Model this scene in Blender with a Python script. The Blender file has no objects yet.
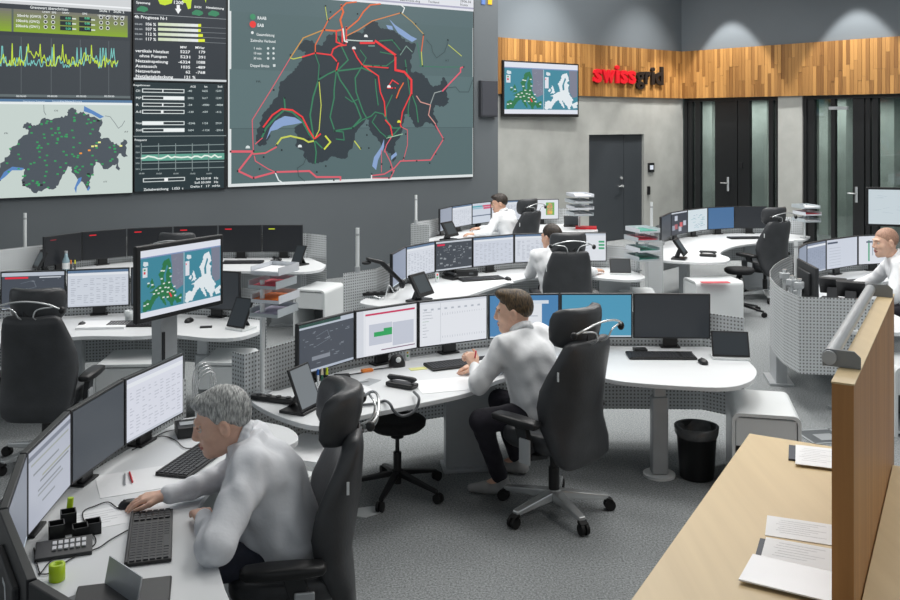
import bpy, bmesh, math, random
import numpy as np
from mathutils import Vector, Matrix

# ------------------------------------------------------------------ camera, world, lights, exposure
S = bpy.context.scene
COL = S.collection
FPX, HZ, CAMH = 930.0, 121.0, 2.5          # focal length in pixels, horizon row, eye height
cam = bpy.data.cameras.new('camera'); cam_o = bpy.data.objects.new('camera', cam); COL.objects.link(cam_o)
cam_o.location = (0, 0, CAMH); cam_o.rotation_euler = (math.pi/2, 0, 0)
cam.sensor_width = 36.0; cam.lens = 36.0*FPX/900.0
cam.shift_y = -(300.0-HZ)/900.0; cam.clip_start = .05; cam.clip_end = 200
S.camera = cam_o
S.view_settings.view_transform = 'Standard'; S.view_settings.look = 'None'
S.view_settings.gamma = 1.0; S.view_settings.use_curve_mapping = False
S.view_settings.exposure = 0.0

world = bpy.data.worlds.new('world'); S.world = world; world.use_nodes = True
world.node_tree.nodes['Background'].inputs[0].default_value = (.90, .96, 1.0, 1)
world.node_tree.nodes['Background'].inputs[1].default_value = .53

def area(loc, size, power, tgt=None, color=(1, .985, .96), size_y=None):
    l = bpy.data.lights.new('ceiling_luminaire', 'AREA'); l.energy = power; l.color = color
    l.shape = 'RECTANGLE'; l.spread = math.radians(170); l.size = size; l.size_y = size_y or size
    o = bpy.data.objects.new('ceiling_luminaire', l); COL.objects.link(o); o.location = loc
    if tgt is not None:
        o.rotation_euler = (Vector(tgt)-Vector(loc)).to_track_quat('-Z', 'Y').to_euler()
    return o
# rows of ceiling luminaires above the control room (all out of frame)
for x, y, p in ((1.3, 7.0, 150), (-2.4, 8.8, 130), (1.4, 10.0, 140), (-2.8, 12.2, 90), (1.6, 13.4, 150), (4.6, 12.8, 140), (5.4, 8.8, 140), (1.5, 16.2, 110), (3.4, 5.0, 62), (5.2, 2.2, 130), (1.2, 4.4, 34)):
    area((x, y, 5.95), 1.5, p*(.62 if y > 11 else .55 if y > 6 else .5))

for x, y, p in ((-3.2, 7.0, 60), (3.4, 7.0, 70), (-1.6, 12.5, 85), (4.2, 13.0, 120), (2.5, 17.5, 150)):   # wide soft fill lights, added to lighten upright surfaces
    area((x, y, 6.1), 4.6, p)

def spot(loc, tgt, power, ang, blend=.25):
    l = bpy.data.lights.new('wall_washer', 'SPOT'); l.energy = power; l.spot_size = math.radians(ang); l.spot_blend = blend
    l.shadow_soft_size = .04; l.color = (1, .97, .93)
    o = bpy.data.objects.new('wall_washer', l); COL.objects.link(o); o.location = loc
    o.rotation_euler = (Vector(tgt)-Vector(loc)).to_track_quat('-Z', 'Y').to_euler()

random.seed(7)
# ------------------------------------------------------------------ materials
def lin(c):
    return tuple(((v/255)/12.92 if v/255 <= .04045 else ((v/255+.055)/1.055)**2.4) for v in c)
MATS = {}
def mat(name, rgb, rough=.5, metal=0., noise=None, bump=None, coat=0., spec=.5, sheen=0.):
    """rgb 0-255. noise=(scale, amount): colour variation. bump=(scale, strength)."""
    if name in MATS: return MATS[name]
    m = bpy.data.materials.new(name); m.use_nodes = True; nt = m.node_tree; N = nt.nodes; L = nt.links
    p = N['Principled BSDF']; c = lin(rgb)
    p.inputs['Base Color'].default_value = (*c, 1); p.inputs['Roughness'].default_value = rough
    p.inputs['Metallic'].default_value = metal; p.inputs['Specular IOR Level'].default_value = spec
    p.inputs['Coat Weight'].default_value = coat; p.inputs['Sheen Weight'].default_value = sheen
    tc = N.new('ShaderNodeTexCoord')
    if noise:
        n = N.new('ShaderNodeTexNoise'); n.inputs['Scale'].default_value = noise[0]; n.inputs['Detail'].default_value = 4
        L.new(tc.outputs['Object'], n.inputs['Vector'])
        r = N.new('ShaderNodeValToRGB'); a = noise[1]
        r.color_ramp.elements[0].position = .3; r.color_ramp.elements[1].position = .7
        r.color_ramp.elements[0].color = (*[v*(1-a) for v in c], 1); r.color_ramp.elements[1].color = (*[min(1, v*(1+a)) for v in c], 1)
        L.new(n.outputs['Fac'], r.inputs['Fac']); L.new(r.outputs['Color'], p.inputs['Base Color'])
    if bump:
        n2 = N.new('ShaderNodeTexNoise'); n2.inputs['Scale'].default_value = bump[0]; n2.inputs['Detail'].default_value = 3
        L.new(tc.outputs['Object'], n2.inputs['Vector'])
        b = N.new('ShaderNodeBump'); b.inputs['Strength'].default_value = bump[1]; b.inputs['Distance'].default_value = .01
        L.new(n2.outputs['Fac'], b.inputs['Height']); L.new(b.outputs['Normal'], p.inputs['Normal'])
    MATS[name] = m
    return m

def emat(rgb, s=1.0):
    k = ('e', tuple(rgb), s)
    if k in MATS: return MATS[k]
    m = bpy.data.materials.new('screen_light'); m.use_nodes = True; p = m.node_tree.nodes['Principled BSDF']
    p.inputs['Base Color'].default_value = (.012, .013, .015, 1); p.inputs['Roughness'].default_value = .35
    p.inputs['Specular IOR Level'].default_value = .3
    p.inputs['Emission Color'].default_value = (*lin(rgb), 1); p.inputs['Emission Strength'].default_value = s
    MATS[k] = m
    return m

def perf_mat(name, rgb, pitch=.028, hole=.25, rough=.45):
    if name in MATS: return MATS[name]
    m = bpy.data.materials.new(name); m.use_nodes = True; nt = m.node_tree; N = nt.nodes; L = nt.links
    p = N['Principled BSDF']; p.inputs['Base Color'].default_value = (*lin(rgb), 1); p.inputs['Roughness'].default_value = rough
    p.inputs['Metallic'].default_value = .15
    uv = N.new('ShaderNodeUVMap'); sc = N.new('ShaderNodeVectorMath'); sc.operation = 'SCALE'; sc.inputs['Scale'].default_value = 1/pitch
    L.new(uv.outputs[0], sc.inputs[0])
    fr = N.new('ShaderNodeVectorMath'); fr.operation = 'FRACTION'; L.new(sc.outputs[0], fr.inputs[0])
    sb = N.new('ShaderNodeVectorMath'); sb.operation = 'SUBTRACT'; sb.inputs[1].default_value = (.5, .5, 0); L.new(fr.outputs[0], sb.inputs[0])
    ln = N.new('ShaderNodeVectorMath'); ln.operation = 'LENGTH'; L.new(sb.outputs[0], ln.inputs[0])
    lt = N.new('ShaderNodeMath'); lt.operation = 'LESS_THAN'; lt.inputs[1].default_value = hole; L.new(ln.outputs['Value'], lt.inputs[0])
    mx = N.new('ShaderNodeMix'); mx.data_type = 'RGBA'; L.new(lt.outputs[0], mx.inputs[0])
    mx.inputs[6].default_value = (*lin(rgb), 1); mx.inputs[7].default_value = (*lin(tuple(v*.55 for v in rgb)), 1)
    L.new(mx.outputs[2], p.inputs['Base Color'])
    MATS[name] = m
    return m

def wood_mat(name, lo, hi, axis=2, scale=1.0, rand=True, rough=.45):
    if name in MATS: return MATS[name]
    m = bpy.data.materials.new(name); m.use_nodes = True; nt = m.node_tree; N = nt.nodes; L = nt.links
    p = N['Principled BSDF']; p.inputs['Roughness'].default_value = rough
    tc = N.new('ShaderNodeTexCoord'); mp = N.new('ShaderNodeMapping')
    s = [26*scale]*3; s[axis] = 1.3*scale; mp.inputs['Scale'].default_value = s
    L.new(tc.outputs['Object'], mp.inputs['Vector'])
    n = N.new('ShaderNodeTexNoise'); n.inputs['Scale'].default_value = 1.0; n.inputs['Detail'].default_value = 5; n.noise_dimensions = '4D'
    L.new(mp.outputs[0], n.inputs['Vector'])
    oi = N.new('ShaderNodeObjectInfo')
    mul = N.new('ShaderNodeMath'); mul.operation = 'MULTIPLY'; mul.inputs[1].default_value = 40; L.new(oi.outputs['Random'], mul.inputs[0]); L.new(mul.outputs[0], n.inputs['W'])
    add = N.new('ShaderNodeMath'); add.operation = 'MULTIPLY_ADD'; add.inputs[1].default_value = .6 if rand else 0.; add.inputs[2].default_value = -.3 if rand else 0.
    L.new(oi.outputs['Random'], add.inputs[0])
    sm = N.new('ShaderNodeMath'); sm.operation = 'ADD'; L.new(n.outputs['Fac'], sm.inputs[0]); L.new(add.outputs[0], sm.inputs[1])
    r = N.new('ShaderNodeValToRGB'); r.color_ramp.elements[0].position = .2; r.color_ramp.elements[1].position = .8
    r.color_ramp.elements[0].color = (*lin(lo), 1); r.color_ramp.elements[1].color = (*lin(hi), 1)
    L.new(sm.outputs[0], r.inputs['Fac']); L.new(r.outputs['Color'], p.inputs['Base Color'])
    MATS[name] = m
    return m

def concrete_mat(name, rgb):
    if name in MATS: return MATS[name]
    m = mat(name, rgb, .8, noise=(1.6, .16), bump=(9, .12))
    return m

def carpet_mat():
    m = bpy.data.materials.new('carpet'); m.use_nodes = True; nt = m.node_tree; N = nt.nodes; L = nt.links
    p = N['Principled BSDF']; p.inputs['Roughness'].default_value = .95; p.inputs['Specular IOR Level'].default_value = .1
    tc = N.new('ShaderNodeTexCoord')
    n = N.new('ShaderNodeTexNoise'); n.inputs['Scale'].default_value = 80; n.inputs['Detail'].default_value = 6; n.inputs['Roughness'].default_value = .8
    L.new(tc.outputs['Object'], n.inputs['Vector'])
    r = N.new('ShaderNodeValToRGB'); e = r.color_ramp.elements
    e[0].position = .36; e[1].position = .66; e[0].color = (*lin((92, 96, 98)), 1); e[1].color = (*lin((178, 182, 183)), 1)
    L.new(n.outputs['Fac'], r.inputs['Fac']); L.new(r.outputs['Color'], p.inputs['Base Color'])
    b = N.new('ShaderNodeBump'); b.inputs['Strength'].default_value = .5; b.inputs['Distance'].default_value = .01
    L.new(n.outputs['Fac'], b.inputs['Height']); L.new(b.outputs['Normal'], p.inputs['Normal'])
    MATS['carpet'] = m
    return m

def glass_mat(name, tint=(.72, .76, .74), transp=.55, rough=.02):
    if name in MATS: return MATS[name]
    m = bpy.data.materials.new(name); m.use_nodes = True; nt = m.node_tree; N = nt.nodes; L = nt.links
    N.remove(N['Principled BSDF'])
    t = N.new('ShaderNodeBsdfTransparent'); t.inputs[0].default_value = (*tint, 1)
    g = N.new('ShaderNodeBsdfGlossy'); g.inputs['Roughness'].default_value = rough; g.inputs[0].default_value = (.8, .85, .85, 1)
    mx = N.new('ShaderNodeMixShader'); mx.inputs[0].default_value = .07; L.new(t.outputs[0], mx.inputs[1]); L.new(g.outputs[0], mx.inputs[2])
    L.new(mx.outputs[0], N['Material Output'].inputs['Surface'])
    MATS[name] = m
    return m

M_white = mat('white_laminate', (218, 221, 223), .42, noise=(2, .02))
M_cab = mat('white_lacquer', (222, 226, 227), .35, noise=(3, .02))
M_black = mat('black_plastic', (24, 25, 27), .42, noise=(30, .1))
M_dark = mat('dark_plastic', (38, 40, 43), .45, noise=(30, .1))
M_grey = mat('grey_plastic', (92, 96, 99), .45, noise=(12, .05))
M_lgrey = mat('light_grey_metal', (176, 180, 183), .4, .35, noise=(6, .04))
M_alu = mat('aluminium', (186, 190, 193), .35, .35, noise=(14, .04))
M_chrome = mat('chrome', (222, 225, 226), .2, .65, noise=(8, .03))
M_leather = mat('black_leather', (58, 60, 63), .40, noise=(7, .18), bump=(70, .10))
M_fabric = mat('black_fabric', (26, 27, 29), .85, noise=(60, .25), bump=(220, .3))
M_perf = perf_mat('perforated_steel', (208, 212, 214))
M_perfd = perf_mat('perforated_steel_dark', (120, 125, 129))
M_paper = mat('paper', (236, 238, 240), .8, noise=(4, .02))
M_wallgrey = mat('grey_wall_paint', (97, 103, 107), .75, noise=(.7, .05))
M_upper = mat('upper_wall_paint', (108, 116, 122), .75, noise=(.5, .05))
M_conc = concrete_mat('concrete', (166, 168, 164))
M_plank = wood_mat('oak_strip', (124, 84, 42), (196, 146, 84), 2, 1.0)
M_beech = wood_mat('beech_top', (200, 177, 136), (216, 194, 152), 1, .55, False, .4)
M_oak = wood_mat('oak_partition', (142, 98, 54), (186, 136, 82), 2, .6, False, .5)
M_frame = mat('black_frame', (22, 24, 26), .4, noise=(9, .08))
M_doorgrey = mat('door_grey', (54, 59, 64), .5, noise=(3, .04))
M_rubber = mat('rubber', (15, 15, 16), .7, noise=(40, .1))
M_red = mat('red_paint', (205, 24, 38), .4, noise=(5, .05))
M_teal = mat('teal_card', (40, 128, 112), .6, noise=(5, .05))
M_glass = glass_mat('door_glass')
M_clear = mat('frosted_acrylic', (214, 218, 224), .25, noise=(5, .03))

# ------------------------------------------------------------------ mesh builder
def link(o, parent=None):
    COL.objects.link(o)
    if parent is not None: o.parent = parent
    return o
def tag(o, label=None, cat=None, group=None, kind=None):
    if label: o['label'] = label
    if cat: o['category'] = cat
    if group: o['group'] = group
    if kind: o['kind'] = kind
    return o
def empty(name, loc=(0, 0, 0), rz=0., label=None, cat=None, group=None):
    o = bpy.data.objects.new(name, None); COL.objects.link(o); o.location = loc; o.rotation_euler = (0, 0, rz)
    o.empty_display_size = .1
    return tag(o, label, cat, group)
def copy_tree(o, parent=None):
    c = o.copy(); COL.objects.link(c); c.parent = parent
    for ch in list(o.children): copy_tree(ch, c)
    return c

def smoothpts(pts, n=6, closed=False):
    P = [Vector(p) for p in pts]; out = []; m = len(P)
    rng = range(m if closed else m-1)
    for i in rng:
        if closed: p0, p1, p2, p3 = P[i-1], P[i], P[(i+1) % m], P[(i+2) % m]
        else:
            p1, p2 = P[i], P[i+1]; p0 = P[i-1] if i else p1*2-p2; p3 = P[i+2] if i+2 < m else p2*2-p1
        for k in range(n):
            t = k/n
            out.append(.5*((2*p1)+(p2-p0)*t+(2*p0-5*p1+4*p2-p3)*t*t+(3*p1-p0-3*p2+p3)*t**3))
    if not closed: out.append(P[-1])
    return out

class MB:
    def __init__(s): s.v = []; s.f = []; s.mi = []; s.sm = []; s.uv = {}; s.T = Matrix.Identity(4)
    def add(s, vs, fs, m=0, smooth=False):
        b = len(s.v); s.v += [s.T @ Vector(v) for v in vs]
        for f in fs: s.f.append(tuple(i+b for i in f)); s.mi.append(m); s.sm.append(smooth)
        return s
    def box(s, c, d, m=0, R=None):
        x, y, z = (v/2 for v in d); vs = [Vector((a, b, e)) for a in (-x, x) for b in (-y, y) for e in (-z, z)]
        if R is not None: vs = [R @ v for v in vs]
        vs = [v+Vector(c) for v in vs]
        return s.add(vs, [(0, 1, 3, 2), (4, 6, 7, 5), (0, 4, 5, 1), (2, 3, 7, 6), (0, 2, 6, 4), (1, 5, 7, 3)], m)
    def bar(s, a, b, w, h, m=0, w2=None, h2=None):
        a, b = Vector(a), Vector(b); d = (b-a).normalized(); up = Vector((0, 0, 1)) if abs(d.z) < .95 else Vector((0, 1, 0))
        r = d.cross(up).normalized(); u = r.cross(d); w2 = w2 or w; h2 = h2 or h
        vs = [a+r*x*w/2+u*y*h/2 for x, y in ((-1, -1), (1, -1), (1, 1), (-1, 1))]+[b+r*x*w2/2+u*y*h2/2 for x, y in ((-1, -1), (1, -1), (1, 1), (-1, 1))]
        return s.add(vs, [(3, 2, 1, 0), (4, 5, 6, 7), (0, 1, 5, 4), (1, 2, 6, 5), (2, 3, 7, 6), (3, 0, 4, 7)], m)
    def cyl(s, a, b, r, r2=None, n=14, m=0, smooth=True):
        a, b = Vector(a), Vector(b); r2 = r if r2 is None else r2; d = (b-a).normalized()
        up = Vector((0, 0, 1)) if abs(d.z) < .95 else Vector((0, 1, 0)); e = d.cross(up).normalized(); u = e.cross(d)
        vs = []
        for p, q in ((a, r), (b, r2)): vs += [p+(e*math.cos(2*math.pi*i/n)+u*math.sin(2*math.pi*i/n))*q for i in range(n)]
        s.add(vs, [(i, (i+1) % n, n+(i+1) % n, n+i) for i in range(n)], m, smooth)
        s.add(vs[:n], [tuple(reversed(range(n)))], m); return s.add(vs[n:], [tuple(range(n))], m)
    def tube(s, pts, r, n=8, m=0, closed=False):
        P = [Vector(p) for p in pts]; k = len(P); vs = []; pe = None
        for i, p in enumerate(P):
            d = (P[(i+1) % k if closed else min(i+1, k-1)]-P[(i-1) % k if closed else max(i-1, 0)]).normalized()
            if pe is None:
                up = Vector((0, 0, 1)) if abs(d.z) < .9 else Vector((1, 0, 0)); e = d.cross(up).normalized()
            else:
                e = (pe-d*pe.dot(d)).normalized()
            pe = e; u = e.cross(d); rr = r[i] if isinstance(r, (list, tuple)) else r
            vs += [p+(e*math.cos(2*math.pi*j/n)+u*math.sin(2*math.pi*j/n))*rr for j in range(n)]
        fs = [(i*n+j, i*n+(j+1) % n, ((i+1) % k)*n+(j+1) % n, ((i+1) % k)*n+j) for i in range(k if closed else k-1) for j in range(n)]
        if not closed: fs += [tuple(reversed(range(n))), tuple(range((k-1)*n, k*n))]
        return s.add(vs, fs, m, True)
    def prism(s, o, z0, z1, m=0):
        n = len(o); vs = [(p[0], p[1], z0) for p in o]+[(p[0], p[1], z1) for p in o]
        return s.add(vs, [tuple(reversed(range(n))), tuple(range(n, 2*n))]+[(i, (i+1) % n, n+(i+1) % n, n+i) for i in range(n)], m)
    def poly3(s, pts, nrm, th, m=0):
        """flat outline in 3D extruded along nrm by th"""
        n = len(pts); nrm = Vector(nrm); vs = [Vector(p) for p in pts]+[Vector(p)+nrm*th for p in pts]
        return s.add(vs, [tuple(reversed(range(n))), tuple(range(n, 2*n))]+[(i, (i+1) % n, n+(i+1) % n, n+i) for i in range(n)], m)
    def loft(s, rings, m=0, smooth=True, cap=True):
        n = len(rings[0]); k = len(rings); vs = [p for r in rings for p in r]
        fs = [(i*n+j, i*n+(j+1) % n, (i+1)*n+(j+1) % n, (i+1)*n+j) for i in range(k-1) for j in range(n)]
        if cap: fs += [tuple(reversed(range(n))), tuple(range((k-1)*n, k*n))]
        return s.add(vs, fs, m, smooth)
    def sphere(s, c, r, n=12, m=0):
        rx, ry, rz = (r, r, r) if not isinstance(r, (tuple, list)) else r
        rings = []
        for i in range(1, n//2*1):
            t = math.pi*i/(n//2); rings.append([(c[0]+rx*math.sin(t)*math.cos(2*math.pi*j/n), c[1]+ry*math.sin(t)*math.sin(2*math.pi*j/n), c[2]-rz*math.cos(t)) for j in range(n)])
        return s.loft(rings, m)
    def build(s, name, mats, parent=None, world=False, bev=0., loc=None, subd=0):
        me = bpy.data.meshes.new(name); off = Vector((0, 0, 0))
        if world and parent is not None:
            q = parent
            while q is not None: off += q.location; q = q.parent
        if loc is not None: off += Vector(loc)
        me.from_pydata([tuple(v-off) for v in s.v], [], s.f)
        if not isinstance(mats, (list, tuple)): mats = [mats]
        for m in mats: me.materials.append(m)
        me.polygons.foreach_set('material_index', s.mi); me.polygons.foreach_set('use_smooth', s.sm)
        bm = bmesh.new(); bm.from_mesh(me); bmesh.ops.recalc_face_normals(bm, faces=bm.faces); bm.to_mesh(me); bm.free()
        me.update()
        o = bpy.data.objects.new(name, me); link(o, parent)
        if loc is not None: o.location = loc
        if bev:
            b = o.modifiers.new('bevel', 'BEVEL'); b.width = bev; b.segments = 2; b.limit_method = 'ANGLE'
        if subd:
            b = o.modifiers.new('sub', 'SUBSURF'); b.levels = subd; b.render_levels = subd
        return o

def PX(px, py, z):
    Y = FPX*(CAMH-z)/(py-HZ); return Vector(((px-450)/FPX*Y, Y, z))
def PY(px, py, Y):
    return Vector(((px-450)/FPX*Y, Y, CAMH-(py-HZ)/FPX*Y))

class Plane:
    """vertical plane through point A (xy) with horizontal direction d; uv metres (along d, height)"""
    def __init__(s, A, d):
        s.A = Vector((A[0], A[1], 0)); s.d = Vector((d[0], d[1], 0)).normalized(); s.n = Vector((s.d.y, -s.d.x, 0))
    def uv(s, px, py, off=0.):
        r = Vector(((px-450)/FPX, 1, -(py-HZ)/FPX)); t = (s.n.dot(s.A)+off)/s.n.dot(r); p = r*t+Vector((0, 0, CAMH))
        return ((p-s.A).dot(s.d), p.z)
    def p(s, u, v, off=0.):
        q = s.A+s.d*u+s.n*off; return Vector((q.x, q.y, v))

_txt = {}
def text_mesh(t, bold=0.):
    k = (t, bold)
    if k in _txt: return _txt[k]
    c = bpy.data.curves.new('t', 'FONT'); c.body = t; c.size = 1.0; c.offset = bold; c.resolution_u = 2
    o = bpy.data.objects.new('t', c); COL.objects.link(o)
    me = bpy.data.meshes.new_from_object(o)
    r = ([(v.co.x, v.co.y) for v in me.vertices], [tuple(p.vertices) for p in me.polygons])
    bpy.data.objects.remove(o); bpy.data.curves.remove(c); bpy.data.meshes.remove(me)
    _txt[k] = r
    return r

class Canvas:
    """flat drawing on a screen: (u,v) shapes in layers, one mesh, one emissive material per colour"""
    def __init__(s): s.items = []; s.lay = 0
    def poly(s, pts, col, lift=True):
        if lift: s.lay += 1
        s.items.append(([tuple(p) for p in pts], [tuple(range(len(pts)))], col, s.lay))
    def rect(s, x0, y0, x1, y1, col, lift=True): s.poly([(x0, y0), (x1, y0), (x1, y1), (x0, y1)], col, lift)
    def line(s, pts, w, col):
        s.lay += 1
        for a, b in zip(pts[:-1], pts[1:]):
            dx, dy = b[0]-a[0], b[1]-a[1]; l = math.hypot(dx, dy) or 1e-9; nx, ny = -dy/l*w/2, dx/l*w/2; ex, ey = dx/l*w*.3, dy/l*w*.3
            s.items.append(([(a[0]+nx-ex, a[1]+ny-ey), (b[0]+nx+ex, b[1]+ny+ey), (b[0]-nx+ex, b[1]-ny+ey), (a[0]-nx-ex, a[1]-ny-ey)], [(3, 2, 1, 0)], col, s.lay))
    def text(s, t, x, y, size, col, sx=1., bold=.0):
        vs, fs = text_mesh(t, bold); s.lay += 1
        s.items.append(([(x+a*size*sx, y+b*size) for a, b in vs], fs, col, s.lay))
    def build(s, fn, name, parent, strength=1., world=True, step=.00018):
        mb = MB(); cols = []
        for pts, fs, col, lay in s.items:
            if col not in cols: cols.append(col)
            mb.add([fn(p[0], p[1], step*lay+.0005) for p in pts], fs, cols.index(col))
        me_o = mb.build(name, [emat(c, strength) for c in cols], parent, world=world)
        return me_o
# ------------------------------------------------------------------ the room
VW = Plane((-1.83, 14.8), (1.452, 1))      # wall with the big displays
BW = Plane((3.48, 19.4), (1.204, 1))       # concrete back wall with the door
RW = Plane((5.19, 20.8), (.806, -1))       # wall with the glass doors
ROOMH = 6.2
def struct(o, label=None): return tag(o, label, None, None, 'structure')

fl = MB(); fl.box((0, 9, -.05), (26, 32, .1)); fo = fl.build('floor', carpet_mat(), loc=(0, 9, 0)); struct(fo, 'grey speckled carpet floor of the control room')
ce = MB(); ce.box((0, 9, ROOMH+.05), (26, 32, .1)); struct(ce.build('ceiling', mat('ceiling_white', (150, 153, 155), .9, noise=(1, .03)), loc=(0, 9, ROOMH)), 'plain light ceiling above the frame')
uR = VW.uv(498, 150)[0]
def slab(pl, u0, u1, z0, z1, off0, off1, mb=None):
    mb = mb or MB(); mb.poly3([pl.p(u0, z0, off0), pl.p(u1, z0, off0), pl.p(u1, z1, off0), pl.p(u0, z1, off0)], pl.n, off1-off0); return mb
wl = slab(VW, -9.5, uR, 0, ROOMH, -.35, 0).build('wall_left', M_wallgrey); struct(wl, 'dark grey wall that carries the big displays')
bu0, bu1 = BW.uv(470, 150)[0], BW.uv(683, 150)[0]
uc = bu1
du0, du1 = BW.uv(589, 180)[0], BW.uv(644, 180)[0]; DT = 2.22
wb = MB()
for (a, b, z0, z1) in ((bu0, du0, 0, 3.02), (du1, bu1, 0, 3.02), (du0, du1, DT, 3.02)): slab(BW, a, b, z0, z1, -.3, 0, wb)
struct(wb.build('wall_back', M_conc), 'bare concrete back wall around the grey double door')
struct(slab(BW, bu0, bu1+.02, 3.02, ROOMH, -.3, 0).build('wall_back_upper', M_upper), 'dark painted upper part of the back wall')
# right wall: concrete piers and openings for the glass doors
g = [RW.uv(px, 150)[0] for px in (683, 778, 802, 990)]
RE = 9.0
wr = MB(); slab(RW, g[1], g[2], 0, 3.02, -.3, 0, wr); slab(RW, g[3], RE, 0, 3.02, -.3, 0, wr)
struct(wr.build('wall_right', M_conc), 'concrete piers between the glass doors')
struct(slab(RW, -.02, RE, 3.02, ROOMH, -.3, 0).build('wall_right_upper', M_upper), 'dark painted upper part of the wall above the glass doors')
# corridor behind the glass
cor = MB(); slab(RW, -3.0, RE+2, 0, 3.3, -3.2, -3.0, cor); slab(RW, -3.0, RE+2, 3.1, 3.2, -3.0, -.3, cor)
struct(cor.build('wall_corridor', mat('corridor_wall', (112, 122, 118), .7, noise=(.9, .25))), 'dim corridor wall behind the glass doors')
for i, (pa, pb_) in enumerate(((699, 712), (716, 722), (752, 767), (819, 828), (836, 846), (878, 894))):  # pale slabs added to give the blurred light strips in the glass
    o_ = -1.9-.25*(i % 2); ua, ub = RW.uv(pa, 150, o_)[0], RW.uv(pb_, 150, o_)[0]
    c = slab(RW, ua, ub, 0, 3.1, o_-.3, o_).build('corridor_column', mat('pale_column', (186, 196, 192), .6, noise=(1.5, .2)))
    tag(c, ['pale column in the corridor, first from the back corner', 'narrow pale column in the corridor, second from the back corner', 'wide pale column behind the far glass door', 'pale column behind the left leaf of the near glass door', 'narrow pale column behind the near glass door', 'pale column behind the right end of the near glass door'][i], 'column', 'columns in the corridor')
cl = area(tuple(RW.p(2.6, 3.0, -1.4)), 6.5, 90, tuple(RW.p(2.6, 0, -1.7)), (1, 1, .98), .5)  # added light that brightens the view through the glass
cl.rotation_euler = (0, 0, math.atan2(RW.d.y, RW.d.x))
area(tuple(RW.p(-.5, 2.95, -1.1)), .8, 14)  # small added fill for the strip nearest the back corner

# ---- oak strip cladding above the doors
def cladding(pl, u0, u1, z0, z1, name, label):
    par = slab(pl, u0, u1, z0+.01, z1-.01, .0, .03).build(name, mat('cladding_backing', (70, 46, 24), .7, noise=(5, .1))); struct(par, label)
    me = bpy.data.meshes.new('plank'); bm = bmesh.new(); bmesh.ops.create_cube(bm, size=1.0); bm.to_mesh(me); bm.free(); me.materials.append(M_plank)
    n = round((u1-u0)/.076); w = (u1-u0)/n; ang = math.atan2(pl.d.y, pl.d.x)
    for i in range(n):
        cuts = [z0, z0+(z1-z0)*random.choice((.25, .33, .45, .55, .62, .74)), z1]
        for a, b in zip(cuts[:-1], cuts[1:]):
            o = bpy.data.objects.new('plank', me); link(o, par)
            o.location = pl.p(u0+(i+.5)*w, (a+b)/2, .045+random.uniform(-.004, .004)); o.rotation_euler = (0, 0, ang)
            o.scale = (w-.004, .03, b-a-.004)
BZ0, BZ1 = 3.0, 4.05
cladding(BW, BW.uv(499, 60, .05)[0]-.4, bu1-.03, BZ0, BZ1, 'trim_1', 'vertical oak strip cladding behind the red and black sign')
cladding(RW, .05, 6.6, BZ0, BZ1, 'trim_2', 'vertical oak strip cladding above the glass doors')
# wall washers above the right wall
for px in (731, 857):
    u = RW.uv(px, 40)[0]; b = RW.p(u, 6.05, .82); spot(b, RW.p(u, 3.2, .80), 800, 60, .22)
u = BW.uv(540, 40)[0]; spot(BW.p(u, 5.9, 1.6), BW.p(u, 2.6, 0), 420, 75, 1.)
u = BW.uv(640, 40)[0]; spot(BW.p(u, 5.9, 1.6), BW.p(u, 2.4, 0), 420, 75, 1.)
# ---- grey double door
dr = empty('door_1', BW.p((du0+du1)/2, 0, -.12)); struct(dr, 'dark grey steel double door in the concrete wall')
mid = du0+(du1-du0)*.66
slab(BW, du0, mid-.006, .01, DT, -.16, -.06).build('door_leaf', M_doorgrey, dr, True, .004)
slab(BW, mid+.006, du1, .01, DT, -.16, -.06).build('door_leaf', M_doorgrey, dr, True, .004)
h = MB(); q = BW.p(mid-.09, 1.13, -.05); h.cyl(q, q+BW.n*.05, .028); h.cyl(q+BW.n*.05, BW.p(mid-.24, 1.13, 0), .012); h.cyl(BW.p(mid-.09, 1.3, -.06), BW.p(mid-.09, 1.3, -.03), .03)
h.build('door_handle', M_chrome, dr, True)
k = empty('wall_panel', BW.p(*BW.uv(650, 168), .0), 0, 'small black wall panel with a lit white display beside the double door', 'panel')
u, v = BW.uv(650.5, 167.5); slab(BW, u-.1, u+.1, v-.1, v+.1, 0, .03).build('housing', M_black, k, True, .006); slab(BW, u-.055, u+.06, v-.045, v+.05, .03, .032).build('display', emat((215, 222, 232)), k, True)
u, v = BW.uv(648, 190.5); tag(slab(BW, u-.035, u+.035, v-.09, v+.09, 0, .04).build('card_reader', M_black, None, False, .006), 'narrow black card reader on concrete beside the double door', 'reader')

# ---- glass doors
def glass_door(n, u0, u1, posts, panes, label):
    e = empty('door_%d' % n, RW.p((u0+u1)/2, 0, -.12)); struct(e, label)
    f = MB(); F = .07
    slab(RW, u0, u0+F, 0, 3.0, -.2, -.04, f); slab(RW, u1-F, u1, 0, 3.0, -.2, -.04, f); slab(RW, u0+F, u1-F, 3.0-F, 3.0, -.2, -.04, f)
    f.build('door_frame', M_frame, e, True, .004)
    for a, b in posts:
        slab(RW, a, b, .01, 3.0-F, -.17, -.07).build('door_stile', M_frame, e, True, .004)
    for a, b in panes:
        slab(RW, a, b, .01, 3.0-F, -.125, -.115).build('pane', M_glass, e, True)
    return e
def gu(*pxs): return [RW.uv(p, 180)[0] for p in pxs]
a = gu(683, 690, 693, 698, 713, 735.5, 747.5, 771, 775, 778)
e = glass_door(2, a[0], a[9], [(a[0]+.07, a[1]), (a[2], a[3]), (a[4], a[5]-.01), (a[5]+.01, a[6]), (a[7]-.1, a[7])], [(a[1], a[2]), (a[3], a[4]), (a[6], a[7]-.1), (a[7], a[8])], 'black framed glass double door beside the back corner')
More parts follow.
